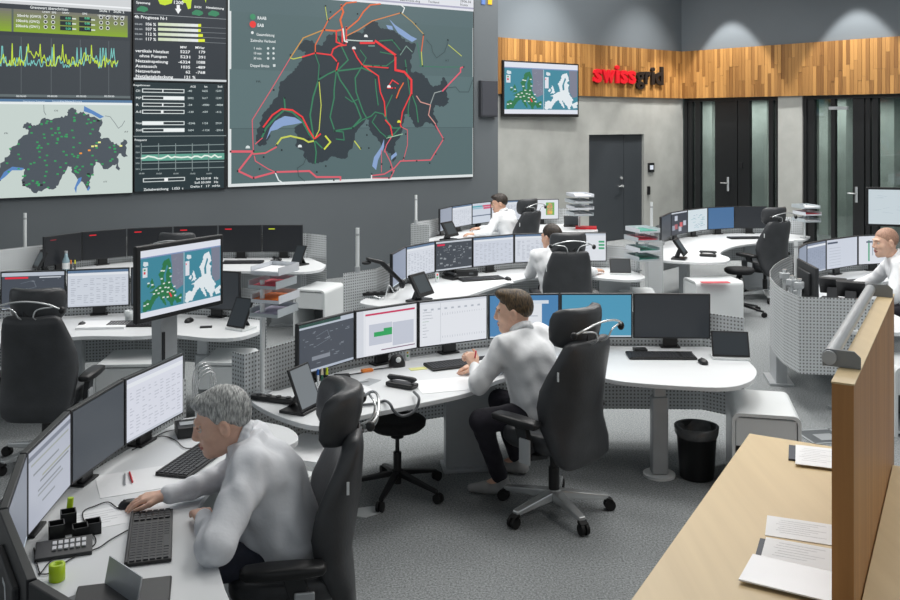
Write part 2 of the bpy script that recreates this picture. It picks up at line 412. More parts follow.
h = MB(); u = gu(727)[0]; h.bar(RW.p(u, 1.0, -.03), RW.p(u, 1.3, -.03), .04, .03); h.cyl(RW.p(u, 1.17, -.05), RW.p(u, 1.17, .03), .014); h.cyl(RW.p(u, 1.17, .03), RW.p(u-.14, 1.17, .03), .013); h.build('door_handle', M_chrome, e, True)
u = gu(739)[0]; h = MB(); slab(RW, u-.05, u+.05, 1.5, 1.62, -.07, -.05, h); h.build('lock_box', M_black, e, True)
a = gu(802, 812.5, 829, 833, 857, 862, 868, 876, 912, 918, 990)
e = glass_door(3, a[0], a[10], [(a[0]+.07, a[1]), (a[2], a[3]), (a[4]-.12, a[4]+.1), (a[4]+.13, a[6]), (a[6]+.05, a[7]), (a[8], a[9])], [(a[1], a[2]), (a[3], a[4]-.12), (a[7], a[8]), (a[9], a[10]-.07)], 'wide black framed glass door behind the bald man')
h = MB(); u = gu(855.5)[0]; h.bar(RW.p(u, .95, -.03), RW.p(u, 1.25, -.03), .04, .03); h.cyl(RW.p(u, 1.12, -.05), RW.p(u, 1.12, .03), .014); h.cyl(RW.p(u, 1.12, .03), RW.p(u-.14, 1.12, .03), .013); h.build('door_handle', M_chrome, e, True)
h = MB(); slab(RW, a[2]-.02, a[4]-.2, 2.72, 2.78, -.07, -.02, h); h.build('door_closer', M_alu, e, True)

# ---- sign on the oak cladding, one mesh per letter
u0, v0 = BW.uv(593, 81.5, .08); u1 = BW.uv(663, 80, .08)[0]
sg = empty('wall_sign', BW.p((u0+u1)/2, v0, .06), 0, 'red and black lettering mounted on the oak strip cladding', 'sign')
M_signred = mat('sign_red', (228, 22, 44), .4, noise=(4, .04)); M_signblk = mat('sign_black', (20, 21, 24), .4, noise=(4, .05))
word = 'swissgrid'; adv = {'s': .50, 'w': .78, 'i': .27, 'g': .545, 'r': .40, 'd': .56}
tot = sum(adv[c] for c in word); sx = (u1-u0)/tot; sz = (BW.uv(600, 62.5, .08)[1]-BW.uv(600, 81.5, .08)[1])/.73
x = u0
for i, c in enumerate(word):
    vs, fs = text_mesh(c, .02 if c == 'g' else .032); xmin = min(v[0] for v in vs); xmax = max(v[0] for v in vs); k = (adv[c]-.035)/(xmax-xmin)
    mb = MB()
    for f in fs: pass
    front = [BW.p(x+(a-xmin)*k*sx, v0+b*sz, .115) for a, b in vs]; back = [BW.p(x+(a-xmin)*k*sx, v0+b*sz, .065) for a, b in vs]
    n = len(vs); edges = {}
    for f in fs:
        for p, q in zip(f, f[1:]+f[:1]): edges[(p, q)] = edges.get((p, q), 0)+1
    rim = [(p, q) for (p, q) in edges if (q, p) not in edges]
    mb.add(front+back, list(fs)+[tuple(n+j for j in reversed(f)) for f in fs]+[(p, q, n+q, n+p) for p, q in rim])
    mb.build('letter', M_signred if i < 5 else M_signblk, sg, True)
    x += adv[c]*sx

# ------------------------------------------------------------------ the big displays
def W(px, py): return VW.uv(px, py, .05)
def ws(px, py, dpx): a = W(px, py)[1]; return a-W(px, py+dpx)[1]      # pixel height -> metres
def wtext(cv, t, px, py, hpx, col, wpx=None, bold=.01):
    u, v = W(px, py); s = ws(px, py, hpx)/.72; sx = 1.
    if wpx:
        vs, _ = text_mesh(t, bold); sx = (W(px+wpx, py)[0]-u)/(max(a for a, b in vs)*s)
    cv.text(t, u, v, s, col, sx, bold)
def big_display(name, label, px, shrink=.0):
    """px: four corner pixels, lower-left, lower-right, upper-right, upper-left"""
    c = [W(*p) for p in px]; u0 = (c[0][0]+c[3][0])/2; u1 = (c[1][0]+c[2][0])/2; v0 = (c[0][1]+c[1][1])/2; v1 = (c[2][1]+c[3][1])/2
    e = empty(name, VW.p((u0+u1)/2, v0, .0), 0, label, 'display', 'displays on the dark grey wall')
    slab(VW, u0, u1, v0, v1, -.0, .05).build('housing', M_frame, e, True)
    return e, (u0, v0, u1, v1)
def crinkle(P, seed):
    r = random.Random(seed); out = []
    for a, b in zip(P, P[1:]+P[:1]):
        dx, dy = b[0]-a[0], b[1]-a[1]; out.append(a)
        for t in (.2, .4, .6, .8): k = r.uniform(-.12, .12); out.append((a[0]+dx*t-dy*k, a[1]+dy*t+dx*k))
    return out
fnW = lambda u, v, o: VW.p(u, v, .05+o)
XL = -70
def yb(px): return 199.3-.0486*px      # bottom edge of the display row
def wl_(px, y_at, x_at):               # follow a horizontal of the wall through (x_at,y_at)
    return W(px, HZ+(y_at-HZ)*(1800-px)/(1800-x_at))
# (1) chart display upper left
e, (u0, v0, u1, v1) = big_display('video_display', 'large display with a jagged green and yellow line chart on dark grey', [(XL, 101), (132, 102), (132, -40), (XL, -60)])
cv = Canvas(); cv.rect(u0+.02, v0, u1-.02, v1, (52, 58, 63))
cv.poly([wl_(-70, 3, 0), wl_(131, 3, 0), wl_(131, -40, 0), wl_(-70, -40, 0)], (205, 208, 210))
cv.poly([wl_(-70, 4.2, 60), wl_(131, 4.2, 60), wl_(131, 2.6, 60), wl_(-70, 2.6, 60)], (235, 238, 240))
cv.poly([wl_(-70, 31, 0), wl_(128, 31, 0), wl_(128, 8.0, 0), wl_(-70, 8.0, 0)], (86, 97, 92))
N = 9
for i in range(N):                    # olive-to-lime band under the headings
    t0, t1 = i/N, (i+1)/N; y0, y1 = 8+23*t0, 8+23*t1
    c = tuple(int(a+(b-a)*t0) for a, b in zip((116, 116, 104), (134, 172, 30)))
    cv.poly([wl_(13.5, y1, 0), wl_(127.5, y1, 0), wl_(127.5, y0, 0), wl_(13.5, y0, 0)], c, i == 0)
    cv.poly([wl_(-70, y1, 0), wl_(11.5, y1, 0), wl_(11.5, y0, 0), wl_(-70, y0, 0)], c, False)
wtext(cv, 'Grenzwert überschritten', 30, 8.4, 2.9, (235, 240, 240), 38)
for j, t in enumerate(('50mHz (GW3)', '100mHz (GW2)', '200mHz (GW1)')):
    wtext(cv, t, 15.5+(1.5 if j == 0 else 0), 16.6+5.2*j, 2.7, (240, 244, 244), 24)
    for k, xx in enumerate((45.5, 53, 101, 107.5, 115.5, 122)):
        if j == 2 and k > 3: continue
        u, v = W(xx, 16.6+5.2*j+.4*k); r = ws(xx, 16, 1.9)
        for rr, cc in ((r, (225, 230, 225)), (r*.68, (30, 34, 40))): cv.poly([(u+rr*math.cos(t*math.pi/4), v+rr*math.sin(t*math.pi/4)) for t in range(8)], cc)
    for xx in (60, 79):
        cv.poly([wl_(xx, 19.8+5.2*j, 60), wl_(xx+12, 19.8+5.2*j, 60), wl_(xx+12, 15.8+5.2*j, 60), wl_(xx, 15.8+5.2*j, 60)], (18, 34, 38))
        wtext(cv, '0.00', xx+5.5, 18.6+5.2*j+.6, 2.2, (90, 220, 170), 5)
        cv.poly([wl_(xx+12, 18.6+5.2*j, 60), wl_(xx+16, 18.6+5.2*j, 60), wl_(xx+16, 17.4+5.2*j, 60), wl_(xx+12, 17.4+5.2*j, 60)], (220, 228, 220))
wtext(cv, 'Stufe 1   Stufe 2', 99, 11.8, 2.5, (235, 240, 240), 25)
wtext(cv, 'UNW  SPE', 42, 12.8, 1.9, (230, 235, 235), 14); wtext(cv, 'UNW', 62, 13.6, 1.9, (230, 235, 235), 7); wtext(cv, 'SPE', 82, 14.6, 1.9, (230, 235, 235), 5); wtext(cv, 'UNW SPE UNW SPE', 97.5, 16.2, 1.8, (230, 235, 235), 27)
cv.poly([wl_(-70, 97, 60), wl_(129, 97, 60), wl_(129, 35, 0), wl_(-70, 35, 0)], (58, 64, 69))
for xx in (-20, 21, 51, 80, 108.5): cv.poly([wl_(xx-.3, 94, 60), wl_(xx+.3, 94, 60), wl_(xx+.3, 36, 0), wl_(xx-.3, 36, 0)], (92, 99, 103))
rnd = random.Random(3)
for col, base, amp in (((120, 196, 190), 66, 22), ((196, 224, 58), 65, 24)):
    pts = []; x = -60; h = 0
    while x < 118:
        h = max(0, min(1, .72*h+rnd.uniform(-.18, .34)*(1 if rnd.random() > .16 else -1.8)))
        sp = rnd.random() < .07
        pts.append(W(x, base+x*.02-(h*amp*.8 if not sp else amp*.9))); x += .8
    cv.line(pts, ws(50, 60, .75), col)
cv.poly([wl_(-70, 97.5, 60), wl_(130, 97.5, 60), wl_(130, 95, 60), wl_(-70, 95, 60)], (96, 106, 108))
for xx in (16, 47, 76, 104): wtext(cv, '00:00:00', xx, 97, 1.8, (225, 230, 232), 10)
cv.build(fnW, 'screen_image', e)
# (2) light map display lower left
e, (u0, v0, u1, v1) = big_display('video_display', 'large display with a small dark country map on pale grey, lower left', [(XL, yb(XL)), (133, yb(133)), (133, 103), (XL, 101.5)])
cv = Canvas(); cv.rect(u0+.01, v0+.01, u1-.01, v1-.005, (196, 208, 203))
cv.poly([wl_(-70, 102.2, 60), wl_(132, 102.2, 60), wl_(132, 99.6, 60), wl_(-70, 99.6, 60)], (84, 120, 156))
cv.poly([wl_(-70, 104.6, 60), wl_(132, 104.6, 60), wl_(132, 102.2, 60), wl_(-70, 102.2, 60)], (226, 232, 232), False)
for xx in (23, 52, 60): wtext(cv, 'Netzkarte Schweiz', xx, 102, 1.6, (200, 215, 230), 22)
land = [(-40, 500), (0, 410), (55, 362), (62, 318), (105, 296), (172, 212), (135, 192), (158, 165), (185, 168), (196, 186), (236, 170), (250, 145), (262, 138), (300, 148), (350, 136), (402, 126), (408, 90), (435, 76), (462, 92), (456, 112), (500, 100), (552, 132), (610, 146), (616, 166), (600, 192), (600, 256), (655, 260), (668, 282), (716, 305), (742, 264), (760, 274), (755, 345), (766, 368), (742, 372), (720, 350), (700, 372), (720, 440), (715, 455), (695, 440), (698, 414), (650, 442), (622, 446), (592, 405), (574, 402), (562, 470), (536, 515), (542, 560), (525, 573), (514, 550), (494, 520), (430, 465), (430, 432), (408, 426), (376, 478), (352, 536), (322, 566), (276, 560), (202, 588), (176, 562), (140, 545), (128, 510), (150, 448), (128, 440), (72, 450), (20, 494), (-20, 545)]
C6 = lambda p: W(p[0]/6, 95+p[1]/6)
cv.poly([C6(p) for p in crinkle(land, 5)], (74, 82, 90))
for lake in ([(-10, 520), (24, 462), (74, 430), (145, 438), (132, 452), (72, 452), (30, 492)], [(505, 66), (560, 95), (624, 130), (600, 142), (548, 112), (502, 98)], [(470, 500), (490, 492), (485, 520), (462, 550), (456, 590), (446, 560)], [(520, 570), (535, 545), (540, 560), (530, 575)]): cv.poly([C6(p) for p in lake], (88, 132, 190))
cv.lay += 1
rnd = random.Random(5)
for i in range(150):
    x, y = rnd.uniform(40, 700), rnd.uniform(90, 560)
    ins = False; j = len(land)-1
    for q in range(len(land)):
        (xa, ya), (xb, yb2) = land[q], land[j]
        if (ya > y) != (yb2 > y) and x < (xb-xa)*(y-ya)/(yb2-ya)+xa: ins = not ins
        j = q
    if ins: cv.poly([C6((x-7, y-4)), C6((x+7, y-4)), C6((x+7, y+5)), C6((x-7, y+5))], (52, 158, 92), False)
for (x, y, c) in ((484, 350, (240, 150, 60)), (535, 332, (240, 150, 60)), (555, 308, (240, 235, 140)), (576, 305, (240, 235, 140)), (596, 284, (240, 240, 150)), (725, 305, (240, 240, 150)), (590, 154, (20, 22, 24)), (530, 474, (20, 22, 24)), (248, 540, (20, 22, 24)), (140, 524, (20, 22, 24)), (142, 542, (20, 22, 24))): cv.rect(*C6((x-8, y+5)), *C6((x+8, y-5)), c)
cv.line([C6(p) for p in ((262, 60), (264, 100), (275, 120))], .008, (120, 130, 132)); cv.line([C6(p) for p in ((630, 125), (660, 130), (690, 170), (710, 200), (730, 185), (748, 155))], .008, (120, 130, 132))
for t, x, y in (('DE', 325, 98), ('FR', 24, 234), ('AT', 745, 225), ('IT', 620, 525)): wtext(cv, t, x/6, 95+y/6, 1.5, (60, 66, 70), 4)
cv.build(fnW, 'screen_image', e)
# (3) bar and figure display upper middle
e, (u0, v0, u1, v1) = big_display('video_display', 'narrow display with figures table and white-to-lime forecast bars, upper middle', [(133, 82), (227, 82.5), (227, -40), (133, -40)])
cv = Canvas(); cv.rect(u0+.02, v0+.015, u1-.02, v1, (44, 50, 56))
cv.poly([(u0+.01, v0+.02), (u1-.01, v0+.02), (u1-.01, v0+.05), (u0+.01, v0+.05)], (205, 210, 212))
D = lambda x, y: (120+x/6, y/6)
def dtext(t, x, y, h, w, col=(238, 241, 242)): wtext(cv, t, *D(x, y), h/6, col, w/6, .02)
cv.poly([W(*D(228, 0)), W(*D(240, 25)), W(*D(270, 32)), W(*D(310, 20)), W(*D(325, -40)), W(*D(232, -40))], (196, 222, 40)); cv.poly([W(*D(375, -30)), W(*D(372, 15)), W(*D(395, 18)), W(*D(408, 55)), W(*D(425, 50)), W(*D(428, 10)), W(*D(440, -30))], (196, 222, 40))
cv.poly([W(*D(500, -30)), W(*D(515, 18)), W(*D(520, -30))], (196, 222, 40))
cv.poly([W(*D(x, y)) for x, y in ((349, 84), (368, 56), (360, 54), (358, 30), (340, 30), (340, 52), (330, 52))], (240, 242, 242))
dtext('1200', 318, 22, 20, 62)
for x, y in ((135, 55), (465, 78), (562, 82)): cv.poly([W(*D(x+a, y+b)) for a, b in ((-32, 10), (-34, -4), (-10, -20), (12, -16), (30, -8), (34, 6), (10, 18), (-12, 12))], (52, 132, 92))
dtext('Spannung', 96, 20, 14, 85); dtext('SHCH', 445, 47, 13, 42); dtext('Netzleistung', 515, 50, 13, 108)
cv.poly([wl_(134, 13.6, 134), wl_(226, 13.6, 134), wl_(226, 13.1, 134), wl_(134, 13.1, 134)], (150, 156, 160))
dtext('4h Prognose N-1', 86, 108, 19, 195)
for j, (t, xe) in enumerate((('106 %', 486), ('107 %', 484), ('112 %', 496), ('117 %', 508))):
    y = 142+30*j; dtext(t, 150, y+10, 18, 66); dtext('02:00', 88, y+6, 10, 46, (170, 176, 180))
    for k in range(6):
        xa, xb = 228+40*k, 268+40*k; c = tuple(int(p+(q-p)*k/5) for p, q in zip((206, 218, 186), (226, 230, 230)))
        cv.poly([W(*D(xa, y+12+.035*(xa-228))), W(*D(xb, y+12+.035*(xb-228))), W(*D(xb, y-6+.035*(xb-228))), W(*D(xa, y-6+.035*(xa-228)))], c, k == 0)
    cv.poly([W(*D(468, y+20)), W(*D(xe, y+20)), W(*D(xe, y+2)), W(*D(468, y+2))], (222, 232, 50))
    cv.poly([W(*D(xe, y+24)), W(*D(634, y+30)), W(*D(634, y+27)), W(*D(xe, y+21))], (120, 126, 130))
dtext('MW', 360, 290, 15, 40); dtext('MVar', 450, 292, 15, 58)
for j, (t, a, b) in enumerate((('vertikale Netzlast', '5227', '179'), ('ohne Pumpen', '5231', '391'), ('Netzeinspeisung', '-6324', '1088'), ('Austausch', '1035', '-489'), ('Netzverluste', '62', '-768'), ('Netzlastabdeckung', '121 %', ''))):
    y = 312+30.5*j; w = (200, 165, 195, 128, 148, 225)[j]
    dtext(t, 92 if j != 1 else 115, y, 18, w)
    wa = {3: 50, 2: 28, 4: 60, 5: 72}[len(a)]; dtext(a, (420 if j < 5 else 452)-wa, y+6, 17, wa)
    if b: wb_ = {3: 42, 4: 56}[len(b)]; dtext(b, 510-wb_, y+8, 17, wb_)
cv.build(fnW, 'screen_image', e)
# (4) bars and frequency display lower middle
e, (u0, v0, u1, v1) = big_display('video_display', 'narrow display with white slider bars over a frequency strip, lower middle', [(134, yb(134)), (226, yb(226)), (226, 83.5), (134, 82.5)])
cv = Canvas(); cv.rect(u0+.01, v0+.01, u1-.03, v1, (30, 46, 50))
E = lambda x, y: (120+x/6, 95+y/6)
def etext(t, x, y, h, w, col=(226, 232, 232)): wtext(cv, t, *E(x, y), h/6, col, w/6, .015)
etext('Regelzonen', 80, -55, 11, 100); etext('ACE', 422, -45, 12, 32); etext('Ist', 505, -45, 12, 20); etext('Soll', 585, -45, 12, 28)
for y, kx0, kx1, lab, n in ((-25, 254, 260, 'CH', ('-40', '1605', '1239')), (18, 260, 384, 'PSP', ('2002', '1617', '1239')), (59, 252, 260, 'R', ('-34', '-4980', '-4888')), (101, 245, 260, 'A-E', ('-130', '-439', '-416')), (169, 134, 260, 'Nord', ('-2246', '1124', '2919')), (211, 260, 384, 'Süd', ('1604', '-1124', '-2914'))):
    fr = lambda x: W(*E(x, y))[0]; vv = W(*E(250, y))[1]; hh = ws(150, 130, 2.0)
    cv.rect(fr(132), vv-hh, fr(386), vv+hh, (214, 222, 222)); cv.rect(fr(138), vv-hh*.6, fr(381), vv+hh*.6, (24, 36, 40)); cv.rect(fr(kx0), vv-hh*.7, fr(kx1), vv+hh*.7, (236, 240, 240))
    etext(lab, 94, y+6, 14, 10+8*len(lab))
    for k, t in enumerate(n): etext(t, (405, 490, 572)[k], y+6, 12, 9*len(t), (190, 202, 202))
cv.poly([W(*E(80, 250)), W(*E(636, 246)), W(*E(636, 242)), W(*E(80, 246))], (150, 160, 160))
etext('Frequenz', 86, 276, 13, 74)
for y in (308, 345, 378, 410, 445): cv.poly([W(*E(126, y+3)), W(*E(624, y-9)), W(*E(624, y-14)), W(*E(126, y-2))], (126, 140, 140)); etext('50.0', 92, y+4, 9, 24, (170, 180, 180))
cv.poly([W(*E(124, 396)), W(*E(624, 386)), W(*E(624, 348)), W(*E(124, 358))], (96, 160, 142))
for x in (126, 230, 332, 432, 530): cv.rect(W(*E(x, 0))[0]-.006, W(*E(x, 455))[1], W(*E(x, 0))[0]+.006, W(*E(x, 290))[1], (126, 140, 140)); etext('10:00', x-16, 476, 9, 34, (170, 180, 180))
cv.line([W(*E(126+i*20, 376-.02*i*20+rnd.uniform(-9, 9))) for i in range(25)], .022, (222, 236, 226))
vv = W(*E(250, 508))[1]; hh = ws(150, 180, 2.); cv.rect(W(*E(136, 508))[0], vv-hh, W(*E(388, 508))[0], vv+hh, (200, 208, 208)); cv.rect(W(*E(142, 508))[0], vv-hh*.6, W(*E(383, 508))[0], vv+hh*.6, (30, 44, 48)); cv.rect(W(*E(264, 508))[0], vv-hh*.8, W(*E(286, 508))[0], vv+hh*.8, (240, 242, 242))
etext('Zeitabweichung   1.053  s', 140, 575, 15, 238); etext('Ist 50.018   Hz', 455, 508, 13, 132); etext('Soll 50.000   Hz', 445, 532, 13, 142); etext('Delta f   17  mHz', 420, 556, 13, 178)
cv.build(fnW, 'screen_image', e)
# (5) the large grid map
e, (u0, v0, u1, v1) = big_display('video_display', 'biggest display showing a dark country map with red and green grid lines', [(228, yb(228)-.4), (474, yb(474)-.1), (474, -20), (228, -60)])
cv = Canvas(); cv.rect(u0, v0, u1-.02, v1, (216, 222, 222)); cv.rect(u0+.05, v0+.045, u1-.03, v1, (82, 103, 105))
for (ya, yb_, xa, c) in ((-60, 10.8, 228, (84, 105, 108)), (69, 128.5, 228, (88, 110, 112))):
    cv.poly([wl_(229.5, yb_, xa), wl_(473, yb_, xa), wl_(473, ya, xa), wl_(229.5, ya, xa)], c)
cv.poly([wl_(229.5, 128.9, 228), wl_(473, 128.9, 228), wl_(473, 128.3, 228), wl_(229.5, 128.3, 228)], (66, 84, 86))
cv.poly([wl_(310, 11.6, 474), wl_(473.5, 11.6, 474), wl_(473.5, -20, 474), wl_(310, -20, 474)], (222, 224, 230)); cv.poly([wl_(310, 9.4, 474), wl_(473.5, 9.4, 474), wl_(473.5, 7.8, 474), wl_(310, 7.8, 474)], (168, 166, 190))
wtext(cv, 'Marknetz.drg', 400, .8, 2.2, (90, 92, 100), 20); wtext(cv, 'Tischland', 428, 2.6, 2.2, (90, 92, 100), 11); wtext(cv, '2906.36', 460, 2.2, 2.4, (60, 62, 70), 11); wtext(cv, 'N.xxx', 460, 5.6, 2.4, (60, 62, 70), 8)
land5 = [(255.8, 141), (257, 132), (261, 121), (264, 112), (272, 104), (278, 94), (279.5, 83), (285, 79), (292, 73), (297, 66), (302, 60), (306, 52), (298, 50), (303, 41), (312, 40), (315, 45), (323, 45), (328, 35), (335, 33), (343, 38), (349, 35), (356, 32), (363, 33), (366, 25), (371, 21), (377, 22), (380, 28), (387, 29), (395, 31), (401, 37), (407, 42), (415, 43), (414, 52), (410, 60), (411, 72), (422, 73), (428, 80), (433, 87), (440, 85), (443, 77), (447, 82), (447, 93), (449, 103), (443, 107), (435, 105), (433, 113), (437, 120), (437, 130), (432, 124), (426, 122), (420, 127), (415, 127), (412, 120), (408, 114), (404, 115), (402.5, 127), (397.5, 140), (394, 148), (396, 158), (392.5, 162), (391, 154), (386, 151), (380, 142), (372.5, 135), (369, 130), (369, 120), (366, 119), (360, 127), (355, 133), (353, 145), (345, 159), (337, 158), (332, 156), (323, 162), (315, 164), (308, 162), (302, 150), (295, 145), (297, 137), (294, 128), (302, 123), (296, 118), (285, 116), (276, 121), (271, 129), (270, 137), (265, 145), (259, 146)]
cv.poly([W(*p) for p in crinkle(land5, 9)], (44, 54, 60))
for lk in ([(266, 140), (270, 128), (275, 121), (285, 116), (295, 117.5), (302.5, 122.5), (293, 124.5), (283, 126), (277, 129.5), (271, 131)], [(389, 19), (395, 25), (404, 31), (411, 36), (417, 39), (412, 42), (405, 38), (398, 33)], [(386, 25), (392, 26), (393, 30), (388, 29)], [(384, 139), (381, 147), (374, 157), (372, 166), (376, 170), (378, 160), (384, 147)], [(391, 156), (396, 152), (397, 155), (391, 160)]): cv.poly([W(*p) for p in lk], (134, 160, 202))
RED, ORG, GRN, YEL, PNK, GRY, BLK = (232, 54, 56), (226, 104, 52), (52, 122, 88), (196, 204, 84), (216, 92, 106), (150, 158, 156), (48, 60, 62)
def pl(pts, w, c): cv.line([W(*p) for p in pts], (.0062*w+.004), c)
for pts, w, c in (
    ([(335, 33), (348, 60), (336, 72), (334, 90), (334, 98), (330, 117), (334, 129)], 3.0, GRN), ([(337, 71), (362, 68), (372, 72)], 3.4, GRN), ([(337, 72), (340, 80), (347, 90), (356, 105), (361, 118), (352, 128), (334, 131)], 3.4, GRN),
    ([(318, 81), (313, 97), (310, 115), (312, 128), (314, 140)], 3.6, GRN), ([(319, 82), (321, 105), (319, 130), (315, 138)], 1.8, YEL), ([(318, 80), (328, 74), (337, 70)], 3, GRN), ([(315, 54), (319, 65), (318, 79)], 2, GRN),
    ([(362, 66), (355, 78), (356, 92), (363, 112), (366, 117)], 3, GRN), ([(375, 78), (376, 90), (378, 105)], 2.6, GRN), ([(360, 50), (366, 58), (362, 66)], 2, GRN), ([(363, 65), (386, 66), (394, 60), (395, 55), (380, 52)], 2, GRN), ([(379, 41), (392, 40), (400, 50)], 2.2, GRN), ([(334, 131), (343, 132), (344, 140), (336, 139)], 2.2, GRN), ([(352, 128), (362, 120), (371, 116), (375, 112), (383, 114), (392, 128), (400, 128)], 2.6, GRN), ([(376, 115), (372, 122), (380, 132), (386, 137)], 2.2, GRN), ([(386, 137), (394, 134), (400, 127)], 3, GRN), ([(405, 60), (410, 96), (408, 108), (408, 116)], 2.6, GRN), ([(412, 95), (416, 106), (418, 122)], 2.8, GRN), ([(262, 137), (266, 128), (275, 118), (284, 110), (292, 112), (302, 121), (309, 134), (314, 140)], 4, GRN), ([(284, 98), (285, 110)], 3.6, GRN), ([(314, 140), (322, 148)], 3, GRN), ([(314, 140), (316, 152), (315, 163)], 3, GRN), ([(254, 152), (266, 153), (272, 148)], 4, GRN), ([(392, 95), (386, 108), (386, 120), (393, 128)], 2.2, GRN), ([(345, 97), (352, 102), (358, 99)], 2, GRN), ([(419, 66), (440, 67), (462, 67)], 1.2, GRN), ([(417, 43), (420, 60), (421, 66)], 1.4, GRN), ([(400, 55), (406, 46), (412, 52)], 1.8, (120, 150, 140))):
    pl(pts, w, c)
for pts, w, c in (
    ([(253, 150), (252, 120), (272, 88), (290, 58)], 1.5, PNK), ([(290, 58), (303, 38), (323, 30)], 2.0, (206, 150, 70)), ([(290, 58), (293, 59), (302, 57)], 1.8, YEL), ([(302, 57), (315, 53), (331, 55), (338, 63), (336, 71)], 3, RED), ([(331, 55), (333, 49), (338, 46), (346, 45)], 3, RED), ([(315, 53), (315, 45), (323, 30), (328, 20), (341, 9)], 2.2, ORG), ([(323, 30), (336, 31), (341, 30)], 3.6, ORG), ([(341, 5), (343, 12), (340, 20), (342, 28)], 4.4, ORG), ([(341, 8), (346, 3), (356, 2)], 3, ORG), ([(336, 31), (336, 42), (343, 45)], 3.6, RED), ([(342, 28), (342, 42)], 4, RED), ([(346, 27), (346, 43)], 3.4, RED), ([(346, 30), (358, 20), (363, 12), (370, 5), (380, 4)], 3, ORG), ([(346, 36), (358, 30), (372, 21), (400, 13)], 2, (214, 130, 70)), ([(401, 13), (412, 22), (423, 34)], 1.6, (190, 160, 90)), ([(423, 36), (421, 52)], 2.2, ORG), ([(421, 52), (422, 66)], 2, YEL), ([(325, 7), (327, 20)], 1.2, YEL), ([(352, 48), (357, 58), (362, 65), (378, 76), (380, 92), (384, 102), (385, 116)], 3, RED), ([(363, 66), (388, 68)], 2.4, RED), ([(360, 43), (374, 43)], 5, RED), ([(375, 41), (395, 55), (395, 70), (404, 72), (411, 80), (411, 95)], 5.6, RED), ([(410, 95), (402, 112), (400, 125), (401, 127)], 3, RED), ([(395, 88), (387, 88), (392, 80), (398, 84)], 2.4, RED), ([(396, 98), (399, 90), (403, 83)], 3, ORG), ([(385, 120), (390, 126), (392, 136)], 3, RED), ([(391, 137), (386, 145), (384, 152)], 2.2, PNK), ([(262, 138), (255, 144)], 1.6, PNK), ([(263, 127), (272, 115), (281, 109), (292, 110), (302, 117), (308, 129), (314, 139)], 3.4, RED), ([(314, 139), (320, 134)], 3.6, RED), ([(230, 151.5), (252, 151.5)], 5, PNK), ([(252, 153), (238, 171), (253, 178), (275, 172), (309, 171), (316, 177), (340, 177), (340, 180)], 4, PNK), ([(253, 154), (265, 153), (276, 147)], 3, PNK), ([(254, 156), (255, 161), (268, 169), (275, 172)], 1.6, PNK), ([(276, 145), (281, 138), (290, 136), (303, 139), (308, 142), (313, 141)], 3.6, YEL), ([(325, 136), (330, 142), (324, 149)], 3.8, (206, 216, 70)), ([(354, 141), (360, 149)], 2.4, YEL), ([(372, 175.5), (384, 174), (394, 168), (400, 161), (430, 160), (443, 139), (435, 125)], 2.6, PNK), ([(401, 127), (407, 130), (407, 145), (403, 160)], 1.4, PNK), ([(381, 150), (381, 172)], 1.2, PNK), ([(384, 150), (390, 162), (393, 172)], 2, PNK), ([(372, 178), (390, 178), (394, 170)], 1.8, PNK), ([(416, 96), (420, 102), (430, 105), (428, 115), (435, 124)], 2.2, (206, 150, 140)), ([(430, 104), (434, 93), (441, 91)], 2, GRY), ([(442, 91), (460, 72), (460, 68), (463, 67)], 3.4, (224, 90, 110)), ([(448, 45), (461, 56)], 1.4, YEL), ([(346, 40), (360, 41), (372, 41)], 2, (200, 214, 208)), ([(342.5, 29), (344, 41), (347, 42)], 3.2, (230, 238, 232)), ([(399, 4), (404, 8), (402, 13)], 2.4, (225, 230, 228)), ([(275, 173), (278, 180), (284, 184)], 2.4, (222, 230, 230)), ([(344, 180.5), (371, 180), (371, 175)], 3, (222, 226, 226)), ([(374, 46), (368, 46)], 2, (120, 160, 150)), ([(386, 138), (402, 134)], 2, (150, 190, 160))):
    pl(pts, w, c)
for pts in ([(426, 40), (431, 46), (432, 52), (436, 58), (444, 52), (448, 40)], [(446, 88), (455, 87), (459, 92), (468, 92), (472, 80)], [(306, 157), (303, 164), (297, 168), (298, 176), (304, 181)]): pl(pts, 1.4, (58, 72, 74))
for x, y in ((290, 55), (324, 30), (315, 53), (337, 62), (325, 6), (330, 12), (328, 20), (341, 6), (346, 28), (357, 14), (318, 81), (320, 76), (336, 71), (362, 66), (375, 78), (400, 13), (415, 24), (423, 35), (422, 66), (463, 67), (447, 40), (443, 139), (429, 163), (435, 154), (416, 161), (405, 134), (403, 158), (391, 173), (390, 167), (381, 164), (371, 174), (253, 151), (230, 151.5), (237, 171), (253, 178), (275, 172), (259, 169), (263, 157), (281, 150), (276, 145), (308, 139), (314, 140), (284, 98), (273, 90), (263, 132), (333, 180), (316, 172), (325, 166), (360, 148), (368, 148), (366, 125), (334, 131), (352, 128), (395, 56), (411, 95), (393, 88), (397, 98), (386, 137), (388, 178), (366, 135), (382, 43), (393, 41), (400, 52), (405, 68), (388, 69), (380, 66), (372, 66)):
    u, v = W(x, y); cv.rect(u-.013, v-.013, u+.013, v+.013, (22, 28, 30))
for x, y, c in ((353, 48, (225, 230, 230)), (365, 36, (235, 238, 238)), (388, 86.5, (235, 238, 238)), (398, 121.5, (220, 220, 60)), (247, 147, (210, 220, 220)), (299, 146, (220, 228, 228))): u, v = W(x, y); cv.poly([(u-.035, v-.02), (u+.035, v-.02), (u+.03, v+.01), (u, v+.025), (u-.03, v+.01)], c)
for x, y, r, c in ((252, 17, .045, (60, 140, 98)), (252, 24.5, .052, (232, 52, 48)), (251.5, 32.8, .022, (225, 230, 230))): u, v = W(x, y); cv.poly([(u+r*math.cos(t*math.pi/6), v+r*math.sin(t*math.pi/6)) for t in range(12)], c)
